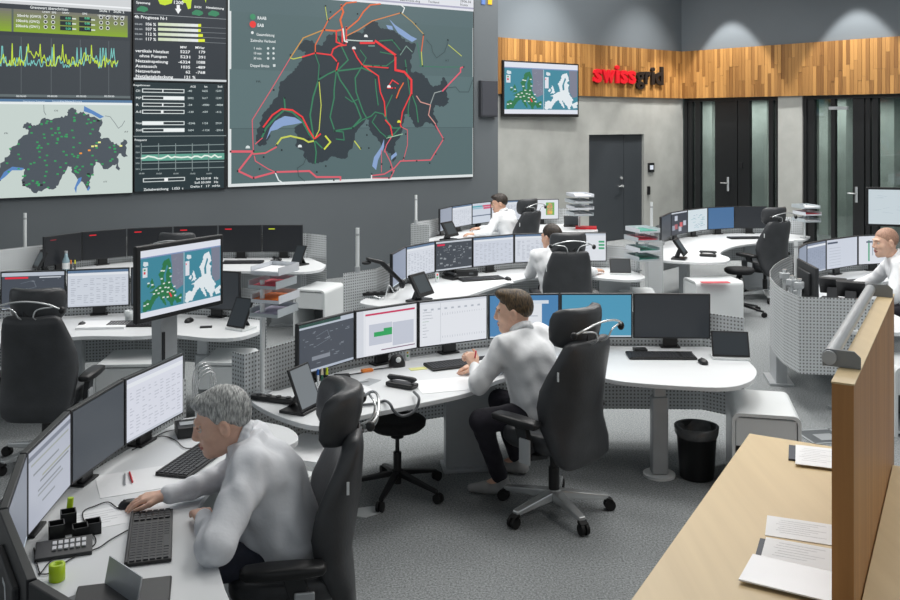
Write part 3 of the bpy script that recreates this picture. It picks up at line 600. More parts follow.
wtext(cv, 'RAAB', 256.5, 19.5, 3.2, (228, 233, 233), 9, .02); wtext(cv, 'EAB', 256.5, 26.8, 3.2, (228, 233, 233), 6.5, .02); wtext(cv, 'Gesamtleitung', 255.5, 35.8, 2.8, (228, 233, 233), 18); wtext(cv, 'Zeitreihe Verbund', 249.5, 41.8, 2.9, (228, 233, 233), 25)
for j, t in enumerate(('1 min', '10 min', '30 min')):
    wtext(cv, t, 252.5, 49.4+5*j, 2.5, (228, 233, 233), 8)
    for x in (267.2, 272.6): u, v = W(x, 48.5+5*j); cv.poly([(u+.02*math.cos(t2*math.pi/4), v+.02*math.sin(t2*math.pi/4)) for t2 in range(8)], (205, 214, 214))
wtext(cv, 'Doppel Breite', 249.3, 66.8, 2.8, (228, 233, 233), 19); u, v = W(273.3, 65.6); cv.rect(u-.02, v-.02, u+.02, v+.02, (205, 214, 214))
wtext(cv, 'FR', 255, 82.5, 2, (40, 50, 52), 5); wtext(cv, 'AT', 444, 61.5, 2, (40, 50, 52), 4)
cv.build(fnW, 'screen_image', e)
# speaker box and coloured tags on the wall's right end
sp = empty('wall_speaker', VW.p(*VW.uv(487, 118)), 0, 'flat dark loudspeaker box on the wall right of the biggest display', 'speaker')
ua, va = VW.uv(478.3, 117); ub, vb = VW.uv(495, 81)
slab(VW, ua, ub, va, vb, 0, .09).build('housing', mat('speaker_box', (58, 60, 66), .6, noise=(9, .05)), sp, True, .01); slab(VW, ua+.02, ub-.02, va+.03, vb-.03, .09, .096).build('grille', perf_mat('speaker_grille', (70, 72, 79), .03, .3), sp, True)
for px, c, n in ((483, (86, 116, 178), 'blue'), (489.7, (238, 178, 24), 'yellow')):
    ua, va = VW.uv(px-1.9, 4.3); ub, vb = VW.uv(px+1.9, -4); tag(slab(VW, ua, ub, va, vb, 0, .012).build('wall_tag', mat('tag_'+n, c, .6, noise=(4, .05))), 'small %s tag on the dark wall above the loudspeaker box' % n, 'tag')

# ------------------------------------------------------------------ Europe map shown on two displays
EUW = [(360, 440), (362, 385), (412, 378), (424, 345), (402, 338), (450, 312), (478, 300), (472, 280), (458, 245), (480, 205), (500, 162), (530, 155), (548, 215), (532, 232), (548, 250), (542, 296), (560, 340), (578, 360), (566, 410), (552, 442), (538, 440), (530, 415), (500, 375), (488, 368), (505, 400), (512, 432), (500, 432), (478, 395), (462, 368), (440, 385), (425, 408), (408, 440)]
UKW = [(402, 322), (414, 300), (412, 255), (424, 262), (430, 292), (440, 312)]
IRL = [(384, 300), (398, 278), (406, 296), (396, 310)]
TUR = [(565, 405), (600, 385), (614, 380), (612, 432), (580, 432)]
BAL = [(497, 292), (493, 255), (515, 190), (523, 205), (508, 245), (510, 290)]
def europe(cv):
    """one screen in 0..1 coordinates: two maps side by side"""
    fx = lambda x: (x-66)/(616-66); fy = lambda y: (480-y)/(480-88)
    cv.rect(0, 0, 1, 1, (226, 230, 240)); cv.rect(0, .085, 1, .88, (62, 136, 156))
    cv.rect(0, .88, 1, .90, (130, 150, 190)); cv.rect(.515, .085, .522, .88, (200, 215, 220))
    cv.poly([(fx(262), .88), (fx(346), .88), (fx(346), fy(330)), (fx(300), fy(352)), (fx(265), fy(300)), (fx(272), fy(240))], (124, 128, 146)); cv.poly([(fx(545), .88), (fx(612), .88), (fx(612), fy(340)), (fx(575), fy(352)), (fx(548), fy(300)), (fx(552), fy(240))], (124, 128, 146), False)
    cv.lay += 1
    for dx, c in ((0, (228, 236, 240)), (-280, (42, 118, 72))):
        for P in (EUW, UKW, IRL, TUR): cv.poly([(max(fx(x+dx), .005), fy(y)) for x, y in crinkle(P, 3)], c, False)
    cv.lay += 1
    for dx in (0, -280): cv.poly([(fx(x+dx), fy(y)) for x, y in BAL], (62, 136, 156), False)
    cv.lay += 1
    r = random.Random(2)
    for x, y in ((110, 402), (90, 408), (150, 350), (165, 332), (190, 322), (215, 300), (200, 270), (250, 300), (245, 330), (265, 350), (280, 360), (290, 385), (225, 325), (205, 345), (180, 352), (240, 355), (215, 225), (200, 222), (255, 215), (325, 405), (115, 282), (140, 295), (260, 265), (240, 385), (212, 382), (285, 330)): cv.rect(fx(x-7), fy(y+4), fx(x+7), fy(y-4), (222, 232, 226), False)
    cv.poly([(fx(246), fy(360)), (fx(258), fy(362)), (fx(270), fy(385)), (fx(262), fy(392))], (226, 52, 66))
    for x in (92, 380): cv.poly([(fx(x-12), fy(172)), (fx(x-8), fy(152)), (fx(x+20), fy(158)), (fx(x+22), fy(178)), (fx(x), fy(182))], (214, 226, 232), False)
    cv.rect(fx(78), fy(245), fx(108), fy(188), (220, 226, 232)); cv.rect(fx(360), fy(280), fx(388), fy(192), (226, 228, 236), False)
    cv.lay += 1
    cv.rect(fx(84), fy(206), fx(96), fy(196), (60, 150, 90), False); cv.rect(fx(84), fy(226), fx(96), fy(212), (214, 60, 66), False); cv.rect(fx(362), fy(214), fx(370), fy(204), (230, 100, 120), False)
    for i in range(14):
        x, y = r.uniform(275, 335), r.uniform(165, 320); cv.line([(fx(x), fy(y)), (fx(x+r.uniform(5, 16)), fy(y+r.uniform(-14, 10)))], .004, (150, 156, 172))

# wall television
pt = Plane(BW.p(0, 0, .16)[:2], (BW.d.x+.0, BW.d.y-.22)); pt = Plane(pt.p(0, 0).xy, (1.0, .80))
cpx = [(503, 116.5), (578.2, 117.2), (579.5, 64), (503, 60)]
c = [pt.uv(*p) for p in cpx]; u0, u1 = (c[0][0]+c[3][0])/2, (c[1][0]+c[2][0])/2; v0, v1 = (c[0][1]+c[1][1])/2, (c[2][1]+c[3][1])/2
tv = empty('wall_television', pt.p((u0+u1)/2, v0), 0, 'wall television with two maps of a continent left of the red and black sign', 'television')
slab(pt, u0, u1, v0, v1, -.06, .0).build('housing', M_black, tv, True, .008)
ab = MB(); q = pt.p((u0+u1)/2, (v0+v1)/2, -.06); ab.cyl(q, BW.p(BW.uv(540, 88)[0], (v0+v1)/2, 0), .05); ab.build('wall_bracket', M_dark, tv, True)
cv = Canvas(); europe(cv); b = .035
cv.build(lambda u, v, o: pt.p(u0+b+(u1-u0-2*b)*u, v0+b*1.6+(v1-v0-b*2.4)*v, .001+o), 'screen_image', tv, .95)
# ------------------------------------------------------------------ desks and monitors
DZ, MT, MH = .74, 1.17, .345               # worktop height, top of monitors, monitor height
def offs(P, d):
    """offset polyline to its left-hand (outer) side by d"""
    out = []
    for i in range(len(P)):
        a = P[max(i-1, 0)]; b = P[min(i+1, len(P)-1)]; t = Vector((b[0]-a[0], b[1]-a[1])).normalized()
        out.append(Vector((P[i][0]-t.y*d, P[i][1]+t.x*d)))
    return out
def extend(P, a, b):
    P = [Vector(p) for p in P]
    return [P[0]+(P[0]-P[1]).normalized()*a]+P+[P[-1]+(P[-1]-P[-2]).normalized()*b]

def panel(pts, z0, z1, m, parent, name='back_panel'):
    for a, b in zip(pts[:-1], pts[1:]):
        a, b = Vector((a[0], a[1], 0)), Vector((b[0], b[1], 0)); L = (b-a).length
        me = bpy.data.meshes.new(name); o0 = Vector(parent.location)
        vs = [a+Vector((0, 0, z0))-o0, b+Vector((0, 0, z0))-o0, b+Vector((0, 0, z1))-o0, a+Vector((0, 0, z1))-o0]
        me.from_pydata(vs, [], [(0, 1, 2, 3)]); u = me.uv_layers.new(name='UVMap')
        for i, c in enumerate(((0, z0), (L, z0), (L, z1), (0, z1))): u.data[i].uv = c
        me.materials.append(m); o = bpy.data.objects.new(name, me); link(o, parent)
        s = o.modifiers.new('thick', 'SOLIDIFY'); s.thickness = .004; s.offset = 0

def desk(label, mon, front, ext=(.2, .2), legs=(), cols=(), back=None, pz=(.30, 1.0), backoff=.10, pm=None, smooth=4):
    c = sum((Vector((p[0], p[1])) for p in front), Vector((0, 0)))/len(front)
    e = empty('control_desk', (c.x, c.y, 0), 0, label, 'desk', 'curved control desks')
    bk = extend(offs(mon, backoff), ext[0]*.6, ext[1]*.6)
    out = [p.xy for p in smoothpts([Vector((p[0], p[1], 0)) for p in front], smooth)]+[p.xy for p in smoothpts([Vector((p.x, p.y, 0)) for p in reversed(bk)], 3)]
    mb = MB(); mb.prism(out, DZ-.03, DZ); mb.build('worktop', M_white, e, True, .004)
    pb = back or extend(offs(mon, backoff+.04), *ext)
    panel(pb, pz[0], pz[1], pm or M_perf, e)
    for (x, y, rz) in legs:                       # box pedestals
        R = Matrix.Rotation(rz, 3, 'Z'); mb = MB(); mb.box((x, y, .36), (.36, .10, .68), R=R); l = mb.build('pedestal', M_lgrey, e, True, .004)
        mb = MB(); mb.box((x, y, .0125), (.40, .22, .025), R=R); mb.build('foot_plate', M_lgrey, l, True, .004)
    for (x, y) in cols:                           # round-footed lifting columns
        mb = MB(); mb.box((x, y, .29), (.115, .09, .54)); l = mb.build('column', M_lgrey, e, True, .012)
        mb = MB(); mb.box((x, y, .64), (.085, .065, .16)); mb.build('inner_column', M_alu, l, True, .008)
        mb = MB(); mb.cyl((x, y, 0), (x, y, .018), .112, n=28); mb.build('foot_plate', M_cab, l, True, .004)
    return e

NECK = None
def monitor(p0, p1, draw, label, group, back_logo=False, stand=True):
    global NECK
    d = Vector((p1[0]-p0[0], p1[1]-p0[1])); w = d.length-.008; c = Vector(((p0[0]+p1[0])/2, (p0[1]+p1[1])/2)); rz = math.atan2(d.y, d.x)
    e = empty('monitor', (c.x, c.y, DZ), rz, label, 'monitor', group)
    z0, z1 = MT-MH-DZ, MT-DZ
    mb = MB(); mb.box((0, .016, (z0+z1)/2), (w, .03, MH)); mb.build('housing', M_dark, e, bev=.004)
    mb = MB(); mb.box((0, .04, (z0+z1)/2), (w*.6, .025, MH*.6)); r = mb.build('rear_cover', M_dark, e, bev=.008)
    if back_logo:
        lm = MB(); zc = (z0+z1)/2+.06
        lm.poly3([(-.05, .0527, zc-.05), (-.035, .0527, zc), (-.015, .0527, zc), (-.028, .0527, zc-.05)], (0, 1, 0), .0012); lm.poly3([(-.022, .0527, zc-.015), (-.02, .0527, zc), (.02, .0527, zc), (.018, .0527, zc-.015)], (0, 1, 0), .0012)
        lm.build('logo', mat('logo_white', (225, 228, 230), .5, noise=(5, .03)), e)
    if NECK is None:
        nk = MB(); nk.box((0, .075, z0/2+.06), (.11, .03, z0+.10)); ft = MB(); ft.box((0, .085, .006), (.15, .09, .012)); NECK = []
        NECK.append(nk.build('stand_neck', M_black, e, bev=.005)); NECK.append(ft.build('stand_foot', M_black, e, bev=.004))
    else:
        for n in NECK: k = n.copy(); link(k, e)
    cv = Canvas(); draw(cv); bz = .011
    cv.build(lambda u, v, o: Vector((-w/2+bz+(w-2*bz)*u, -.0008-o, z0+bz+(MH-2*bz)*v)), 'screen_image', e, .93, False, .00012)
    return e

# screen pictures (0..1 coordinates)
def s_off(c=(40, 44, 48), mark=None):
    def f(cv):
        cv.rect(0, 0, 1, 1, c)
        if mark: cv.rect(.14, .86, .30, .90, mark)
    return f
def s_plain(c, task=(190, 205, 215)):
    def f(cv): cv.rect(0, 0, 1, 1, c); cv.rect(0, 0, 1, .035, task)
    return f
def s_table(seed=1, bg=(214, 219, 228), head=(96, 122, 152), ink=(176, 182, 194), ruler=True):
    def f(cv):
        r = random.Random(seed); cv.rect(0, 0, 1, 1, bg)
        cv.rect(0, .93, 1, 1, head); cv.rect(0, .86, 1, .93, (226, 230, 236)); cv.lay += 1
        for c in range(9):
            x = .05+c*.105
            for k in range(14):
                if r.random() < .75: cv.rect(x, .10+k*.05, x+r.uniform(.03, .08), .10+k*.05+.018, ink, False)
        cv.rect(0, 0, 1, .04, (196, 202, 212))
    return f
def s_lines(seed=2):
    def f(cv):
        cv.rect(0, 0, 1, 1, (176, 181, 194)); cv.rect(0, .88, 1, .94, (120, 126, 140)); cv.lay += 1
        for v, a, b, c in ((.80, .05, .95, (150, 156, 150)), (.66, .1, .7, (128, 134, 140)), (.55, .3, 1, (152, 156, 140)), (.50, .25, .95, (120, 126, 134)), (.40, .2, .75, (128, 134, 142)), (.34, .2, .8, (140, 146, 152)), (.22, .3, .6, (130, 136, 144))): cv.rect(a, v, b, v+.025, c, False)
    return f
def s_doc(side=True):
    def f(cv):
        cv.rect(0, 0, 1, 1, (228, 231, 237)); cv.rect(0, .955, 1, 1, (206, 210, 218)); r = random.Random(4); cv.lay += 1
        for i in range(9): cv.rect(.06+i*.1, .80, .10+i*.1, .84, (178, 184, 194), False)
        for i in range(18): cv.rect(.33+i*.037, .66+.002*i, .335+i*.037, .72, (172, 178, 188), False)
        for i in range(18): cv.rect(.33+i*.037, .14, .335+i*.037, .19, (172, 178, 188), False)
        if side:
            cv.rect(.30, .05, .304, .95, (176, 182, 190)); cv.lay += 1
            for i in range(10): cv.rect(.04, .2+i*.07, .04+r.uniform(.04, .16), .21+i*.07, (164, 170, 180) if i != 5 else (150, 180, 160), False)
    return f
def s_green(cv):
    cv.rect(0, 0, 1, 1, (226, 229, 235)); cv.rect(.14, .88, .97, .92, (202, 46, 92)); cv.rect(.0, 0, .11, 1, (212, 216, 224)); cv.rect(.15, .02, .965, .86, (232, 234, 240))
    cv.rect(.20, .22, .58, .68, (196, 201, 214)); cv.rect(.59, .14, .95, .66, (196, 201, 214)); cv.rect(.28, .40, .58, .50, (44, 162, 92)); cv.rect(.44, .44, .58, .56, (44, 162, 92)); cv.rect(.40, .08, .97, .10, (120, 80, 110))
def s_dark(red=False, seed=3):
    def f(cv):
        r = random.Random(seed); cv.rect(0, 0, 1, 1, (70, 76, 86)); cv.rect(0, .90, 1, 1, (186, 194, 206)); cv.rect(0, .0, 1, .05, (176, 186, 200)); cv.lay += 1
        if red: cv.rect(.05, .83, .42, .88, (222, 40, 62)); cv.rect(.6, .84, .95, .87, (200, 206, 214), False)
        else: cv.rect(0, .94, .75, 1, (44, 78, 70))
        cv.lay += 1
        for i in range(26):
            x, y = r.uniform(.05, .9), r.uniform(.12, .8); cv.rect(x, y, x+r.uniform(.01, .08), y+.012, (136, 144, 154), False)
        cv.line([(.3, .7), (.5, .78), (.55, .6), (.3, .5)], .006, (130, 138, 148)); cv.rect(.22, .22, .55, .30, (132, 138, 148))
    return f
def s_schem(cv):
    r = random.Random(8); cv.rect(0, 0, 1, 1, (66, 72, 80)); cv.rect(0, .94, 1, 1, (200, 206, 214)); cv.rect(0, 0, 1, .05, (200, 206, 214)); cv.rect(.03, .85, .24, .91, (220, 36, 76)); cv.lay += 1
    for i in range(60): x, y = r.uniform(.03, .93), r.uniform(.1, .82); cv.rect(x, y, x+r.choice((.012, .03, .07)), y+r.choice((.012, .05)), (150, 156, 162), False)
def s_bars(cv):
    cv.rect(0, 0, 1, 1, (224, 228, 234)); cv.rect(.0, .93, 1, 1, (200, 208, 218)); cv.lay += 1
    for i in range(7): cv.rect(.08, .14+i*.1, .6, .16+i*.1, (196, 202, 212), False)
    for v in (.42, .54, .66): cv.rect(.84, v, .97, v+.07, (70, 166, 120), False)
def s_yellow(cv):
    cv.rect(0, 0, 1, 1, (228, 232, 238)); cv.rect(.62, .2, .88, .86, (120, 176, 92)); cv.lay += 1
    r = random.Random(1)
    for i in range(24): cv.rect(.63+r.random()*.2, .22+r.random()*.58, .66+r.random()*.21, .25+r.random()*.58, r.choice(((222, 206, 90), (226, 150, 110), (96, 170, 120))), False)
def s_head(cv):
    cv.rect(0, 0, 1, 1, (206, 214, 226)); cv.rect(0, .80, .55, .88, (92, 172, 186)); cv.rect(.55, .80, 1, .88, (206, 70, 104)); cv.rect(0, .72, .6, .78, (150, 190, 206)); cv.rect(.6, .68, 1, .78, (204, 96, 126)); cv.rect(0, .35, 1, .40, (96, 110, 132))
def s_cards(cv):
    cv.rect(0, 0, 1, 1, (54, 58, 68)); cv.rect(0, .94, 1, 1, (200, 206, 214)); cv.lay += 1
    for x, y, c in ((.2, .62, (196, 202, 214)), (.2, .24, (170, 90, 96)), (.52, .3, (206, 96, 100)), (.75, .35, (190, 196, 208)), (.45, .12, (182, 188, 200)), (.05, .2, (150, 156, 170))): cv.rect(x, y, x+.18, y+.22, c, False)
def s_scrib(cv):
    r = random.Random(6); cv.rect(0, 0, 1, 1, (214, 226, 232))
    for i in range(26): x, y = r.uniform(.05, .8), r.uniform(.08, .88); cv.line([(x, y), (x+r.uniform(.04, .16), y+r.uniform(-.05, .06))], .014, r.choice(((88, 160, 176), (126, 182, 190), (110, 150, 176))))
def s_win(cv):
    cv.rect(0, 0, 1, 1, (74, 130, 178)); cv.rect(.0, 0, 1, .035, (190, 205, 215)); cv.rect(.40, .06, .76, .80, (226, 230, 236)); cv.rect(.36, .80, .86, .88, (214, 222, 232)); cv.rect(.42, .5, .70, .52, (170, 178, 190))
def s_rows(cv):
    cv.rect(0, 0, 1, 1, (206, 212, 224)); cv.rect(.02, .86, .35, .92, (70, 80, 100)); cv.lay += 1
    for i in range(7): cv.rect(.08, .1+i*.1, .45, .112+i*.1, (168, 176, 190), False)
def s_gantt(cv):
    cv.rect(0, 0, 1, 1, (222, 226, 234)); cv.rect(.25, .1, .29, .85, (86, 166, 130)); cv.rect(.36, .3, .38, .8, (150, 160, 176)); cv.rect(.20, .76, .36, .82, (96, 106, 124)); cv.rect(.75, .05, .96, .9, (206, 220, 206))

def mpts(L): return [PX(x, y, MT).xy for x, y in L]
MON = {
 1: [Vector(p) for p in ((-.77, 2.37), (-1.2, 2.707), (-1.52, 3.2), (-1.695, 3.726), (-1.74, 4.27), (-1.675, 4.79), (-1.525, 5.33))],
 2: mpts([(297.5, 324.8), (354.7, 311), (418, 301.7), (488, 294.5), (560, 293.5), (633, 293.5), (711, 294)]),
 3: mpts([(392.5, 254), (406, 246.7), (435, 241.3), (472.5, 237.5), (514, 234), (560, 232.5), (607, 232.5)]),
 4: mpts([(440, 209), (452, 206.3), (472, 203.3), (491, 201.3), (525, 199.5), (559, 199)]),
 5: mpts([(661.5, 217), (671, 212.6), (687.4, 209.8), (707.6, 207.5), (734.5, 206.3), (767, 206.3)]),
 6: [Vector(p) for p in ((3.33, 8.386), (3.39, 9.05), (3.655, 9.74), (3.87, 10.09), (4.213, 10.42), (4.73, 10.79), (5.26, 10.95))],
 7: mpts([(0, 272), (66, 270), (130, 267.5), (185, 269), (240, 272)]),
 8: mpts([(44, 237), (82, 232), (127, 228.5), (173, 226.5), (218, 225.3), (262, 225), (303, 225)]),
}
MON[7] = [MON[7][0]+(MON[7][0]-MON[7][1])]+MON[7]
def row(k, items, who, grp):
    for (a, b), (dr, lb, *x) in zip(zip(MON[k][:-1], MON[k][1:]), items):
        monitor(a, b, dr, lb % who if '%s' in lb else lb, grp, bool(x))
row(1, [(s_off((52, 57, 63)), 'frameless dark monitor nearest the camera at the bottom left corner'), (s_off((60, 66, 72)), 'monitor seen from behind with a white mark, bottom left edge', 1), (s_plain((120, 126, 138)), 'narrow glimpsed monitor left of the striped screen on the %s'), (s_lines(), 'monitor with slanting grey text stripes on the %s'), (s_off((66, 72, 79)), 'blank dark grey monitor between two lit ones on the %s'), (s_table(11, (216, 219, 230), (206, 210, 222), (190, 194, 206)), 'bright white table monitor at the far end of the %s')], "grey-haired man's desk", 'monitors on the grey-haired man\'s desk')
row(2, [(s_dark(), 'monitor with dark grey diagram, leftmost on the %s'), (s_green, 'monitor with a magenta line and green bars on the %s'), (s_doc(), 'monitor with a white document in front of the %s'), (s_win, 'blue monitor with a white window behind the head at the %s'), (s_plain((78, 152, 184)), 'plain teal monitor behind the chair headrest at the %s'), (s_off((44, 48, 52)), 'switched-off black monitor, rightmost on the %s')], "young man's desk", 'monitors on the central desk')
row(3, [(s_plain((136, 146, 166)), 'edge-on bluish monitor, leftmost on the %s'), (s_table(21), 'grey table monitor, second from left on the %s'), (s_schem, 'dark schematic monitor with a red mark on the %s'), (s_table(22, (206, 212, 224)), 'table monitor left of the seated man on the %s'), (s_table(23), 'table monitor behind the seated man\'s head on the %s'), (s_bars, 'white monitor with green marks, rightmost on the %s')], 'middle desk', 'monitors on the middle desk')
row(4, [(s_plain((150, 158, 174)), 'greyish narrow monitor, leftmost on the %s'), (s_table(31), 'white table monitor, second from left on the %s'), (s_head, 'monitor with teal and red heading in front of the man at the %s'), (s_table(32), 'white monitor behind the man\'s back at the %s'), (s_yellow, 'white monitor with a green and yellow block on the %s')], 'farthest desk', 'monitors on the farthest desk')
row(5, [(s_off((50, 54, 60)), 'edge-on dark monitor, leftmost on the %s'), (s_cards, 'dark monitor with small bright cards on the %s'), (s_scrib, 'pale monitor with teal scribbled lines on the %s'), (s_plain((72, 112, 156), (72, 112, 156)), 'plain blue monitor on the %s'), (s_off((38, 41, 45)), 'black monitor behind the empty chair at the %s')], 'desk before the glass doors', 'monitors on the desk before the glass doors')
row(6, [(s_plain((150, 158, 170)), 'dark monitor seen from behind at the near end of the %s'), (s_plain((130, 140, 156)), 'edge-on monitor above the perforated panel of the %s'), (s_plain((128, 138, 156)), 'narrow greyish monitor, leftmost visible screen of the %s'), (s_table(41, (150, 160, 180), (120, 130, 150), (130, 140, 160)), 'greyish table monitor on the %s'), (s_rows, 'pale monitor with text rows on the %s'), (s_gantt, 'white monitor with a green column behind the head at the %s')], "bald man's desk", 'monitors on the bald man\'s desk')
row(7, [(s_off(), 'monitor beyond the left picture edge on the %s'), (s_dark(True, 9), 'dark monitor with red heading behind the headrest at the %s'), (s_table(51, (208, 214, 224)), 'pale table monitor right of the headrest at the %s'), (s_off((60, 66, 72)), 'monitor hidden behind the standing display on the %s'), (s_off((46, 50, 54)), 'dark monitor right of the standing display on the %s')], 'left desk', 'monitors on the left desk')
RM = (226, 30, 44)
row(8, [(s_off((19, 21, 24), (120, 30, 40)), 'black monitor with a faint red mark, leftmost of the dark row'), (s_off((19, 21, 24), RM), 'black monitor with a red mark, second from left of the dark row'), (s_off((19, 21, 24), RM), 'black monitor with a red mark, third from left of the dark row'), (s_off((19, 21, 24), RM), 'black monitor with a red mark above the standing display'), (s_off((19, 21, 24), RM), 'black monitor with a red mark, second from right of the dark row'), (s_off((19, 21, 24), (196, 210, 40)), 'black monitor with a yellow mark, right end of the dark row')], '', 'dark monitor row under the displays')

def inner(k, d): return [tuple(p) for p in offs(MON[k], -d)]
desk("curved white control desk where the grey-haired man works", MON[1], [(-1.42, 5.60), (-1.16, 5.48), (-.93, 5.34), (-.84, 5.14), (-.93, 4.97), (-1.08, 4.75), (-1.15, 4.4), (-1.11, 4.05), (-.94, 3.73), (-.81, 3.42), (-.62, 3.12), (-.35, 2.85), (-.28, 2.5), (-.5, 2.2)][::-1], (.1, .25), legs=((-1.25, 5.2, .9), (-1.3, 3.6, 1.6)), pz=(.3, .95))
desk("curved white control desk where the young man sits", MON[2], [(-1.27, 6.05), (-1.26, 5.87), (-1.09, 5.62), (-.874, 5.42), (-.74, 5.37), (-.62, 5.475), (-.48, 5.6), (-.187, 5.8), (.13, 6.04), (.36, 6.36), (.68, 6.52), (.98, 6.42), (1.18, 6.28), (1.53, 6.18), (1.83, 6.15), (2.04, 6.3), (2.16, 6.55), (2.19, 6.8)], (.12, .2), legs=((.14, 6.72, .15),), cols=((1.475, 6.56),), back=[(-1.42, 6.06), (-1.32, 5.97), (-1.05, 6.38), (-.76, 6.66), (-.3, 7.0), (.29, 7.28), (.85, 7.32), (1.41, 7.32), (1.98, 7.3), (2.24, 7.08)], pz=(.235, 1.0))
desk("curved white control desk where the man seen from behind sits", MON[3], [(-.84, 9.25), (-.86, 8.99), (-.55, 8.82), (-.15, 9.0), (.13, 9.3), (.45, 9.85), (.85, 10.4), (1.3, 10.55), (1.7, 10.42), (2.0, 10.3), (2.19, 10.45), (2.2, 10.75)], (.25, .3), legs=((.4, 10.4, .5), (1.9, 10.8, 0)), back=[(-1.05, 9.15), (-.75, 9.45), (-.6, 9.9), (-.25, 10.42), (.2, 10.78), (.72, 11.1), (1.3, 11.24), (1.9, 11.24), (2.25, 11.0)])
desk("farthest curved white control desk below the concrete wall", MON[4], [(-.4, 13.55), (-.3, 13.25), (.1, 13.1), (.5, 13.6), (.95, 14.2), (1.45, 14.75), (2.0, 14.75), (2.35, 14.9), (2.4, 15.3)], (.4, .3), legs=((.6, 14.9, .6), (1.7, 15.3, 0)), back=[(-.30, 13.36), (-.57, 13.55), (-.48, 13.9), (-.29, 14.15), (-.10, 14.6), (.22, 15.12), (.6, 15.5), (1.24, 15.9), (1.9, 16.0), (2.2, 15.9)])
desk("curved white control desk in front of the glass doors", MON[5], [(2.62, 12.1), (2.7, 11.75), (3.0, 11.6), (3.3, 11.58), (3.5, 11.7), (3.6, 12.0), (3.6, 12.4), (3.95, 13.0), (4.35, 13.35), (4.9, 13.6), (5.26, 13.8), (5.5, 14.2)], (.5, .5), legs=((3.1, 12.3, 1.2), (4.6, 14.0, 0)), back=[(2.68, 11.68), (2.5, 11.72), (2.62, 12.5), (2.82, 13.0), (3.08, 13.6), (3.5, 14.08), (3.92, 14.45), (4.44, 14.66), (4.98, 14.66), (5.5, 14.5)])
desk("curved control desk where the bald man works, behind grey perforated panels", MON[6], [(5.6, 10.35), (5.1, 10.3), (4.6, 10.1), (4.3, 9.75), (4.12, 9.3), (4.05, 8.7), (4.02, 8.0), (3.85, 7.75), (3.35, 7.8), (3.28, 8.1)][::-1], (.1, .3), legs=((3.16, 8.95, 1.4), (3.5, 8.02, .1), (4.6, 10.6, .5)), pz=(.345, 1.0), back=[(3.65, 7.8), (3.22, 7.89), (2.98, 7.93), (2.96, 8.25), (3.0, 8.6), (3.08, 8.95), (3.2, 9.3), (3.36, 9.65), (3.56, 10.0), (3.8, 10.35), (4.14, 10.62), (4.68, 10.98), (5.3, 11.12)])
desk("curved white control desk at the left with an empty chair", MON[7], [(-4.3, 7.0), (-3.9, 7.15), (-3.55, 7.35), (-3.03, 7.6), (-2.6, 7.6), (-2.3, 7.66), (-1.95, 7.54), (-1.71, 7.58), (-1.59, 7.85), (-1.64, 8.15)], (.1, .2), cols=((-2.06, 7.75),), legs=((-3.3, 7.9, .1),), back=[(-4.4, 8.1), (-3.96, 8.32), (-3.43, 8.44), (-2.9, 8.58), (-2.38, 8.5), (-1.85, 8.33), (-1.62, 8.2)], pm=M_perf)
desk("white control desk under the displays with the dark monitor row", MON[8], [(-4.7, 9.8), (-4.35, 9.9), (-3.95, 10.35), (-3.4, 10.75), (-2.72, 10.92), (-2.1, 10.88), (-1.7, 10.86), (-1.53, 11.05), (-1.52, 11.4)], (.5, .1), legs=((-2.0, 11.4, 0),), back=[(-5.2, 10.3), (-4.95, 10.65), (-4.55, 11.2), (-4.1, 11.62), (-3.55, 11.86), (-3.0, 11.98), (-2.4, 12.02), (-1.85, 12.02), (-1.57, 11.8)], pz=(.3, 1.05))

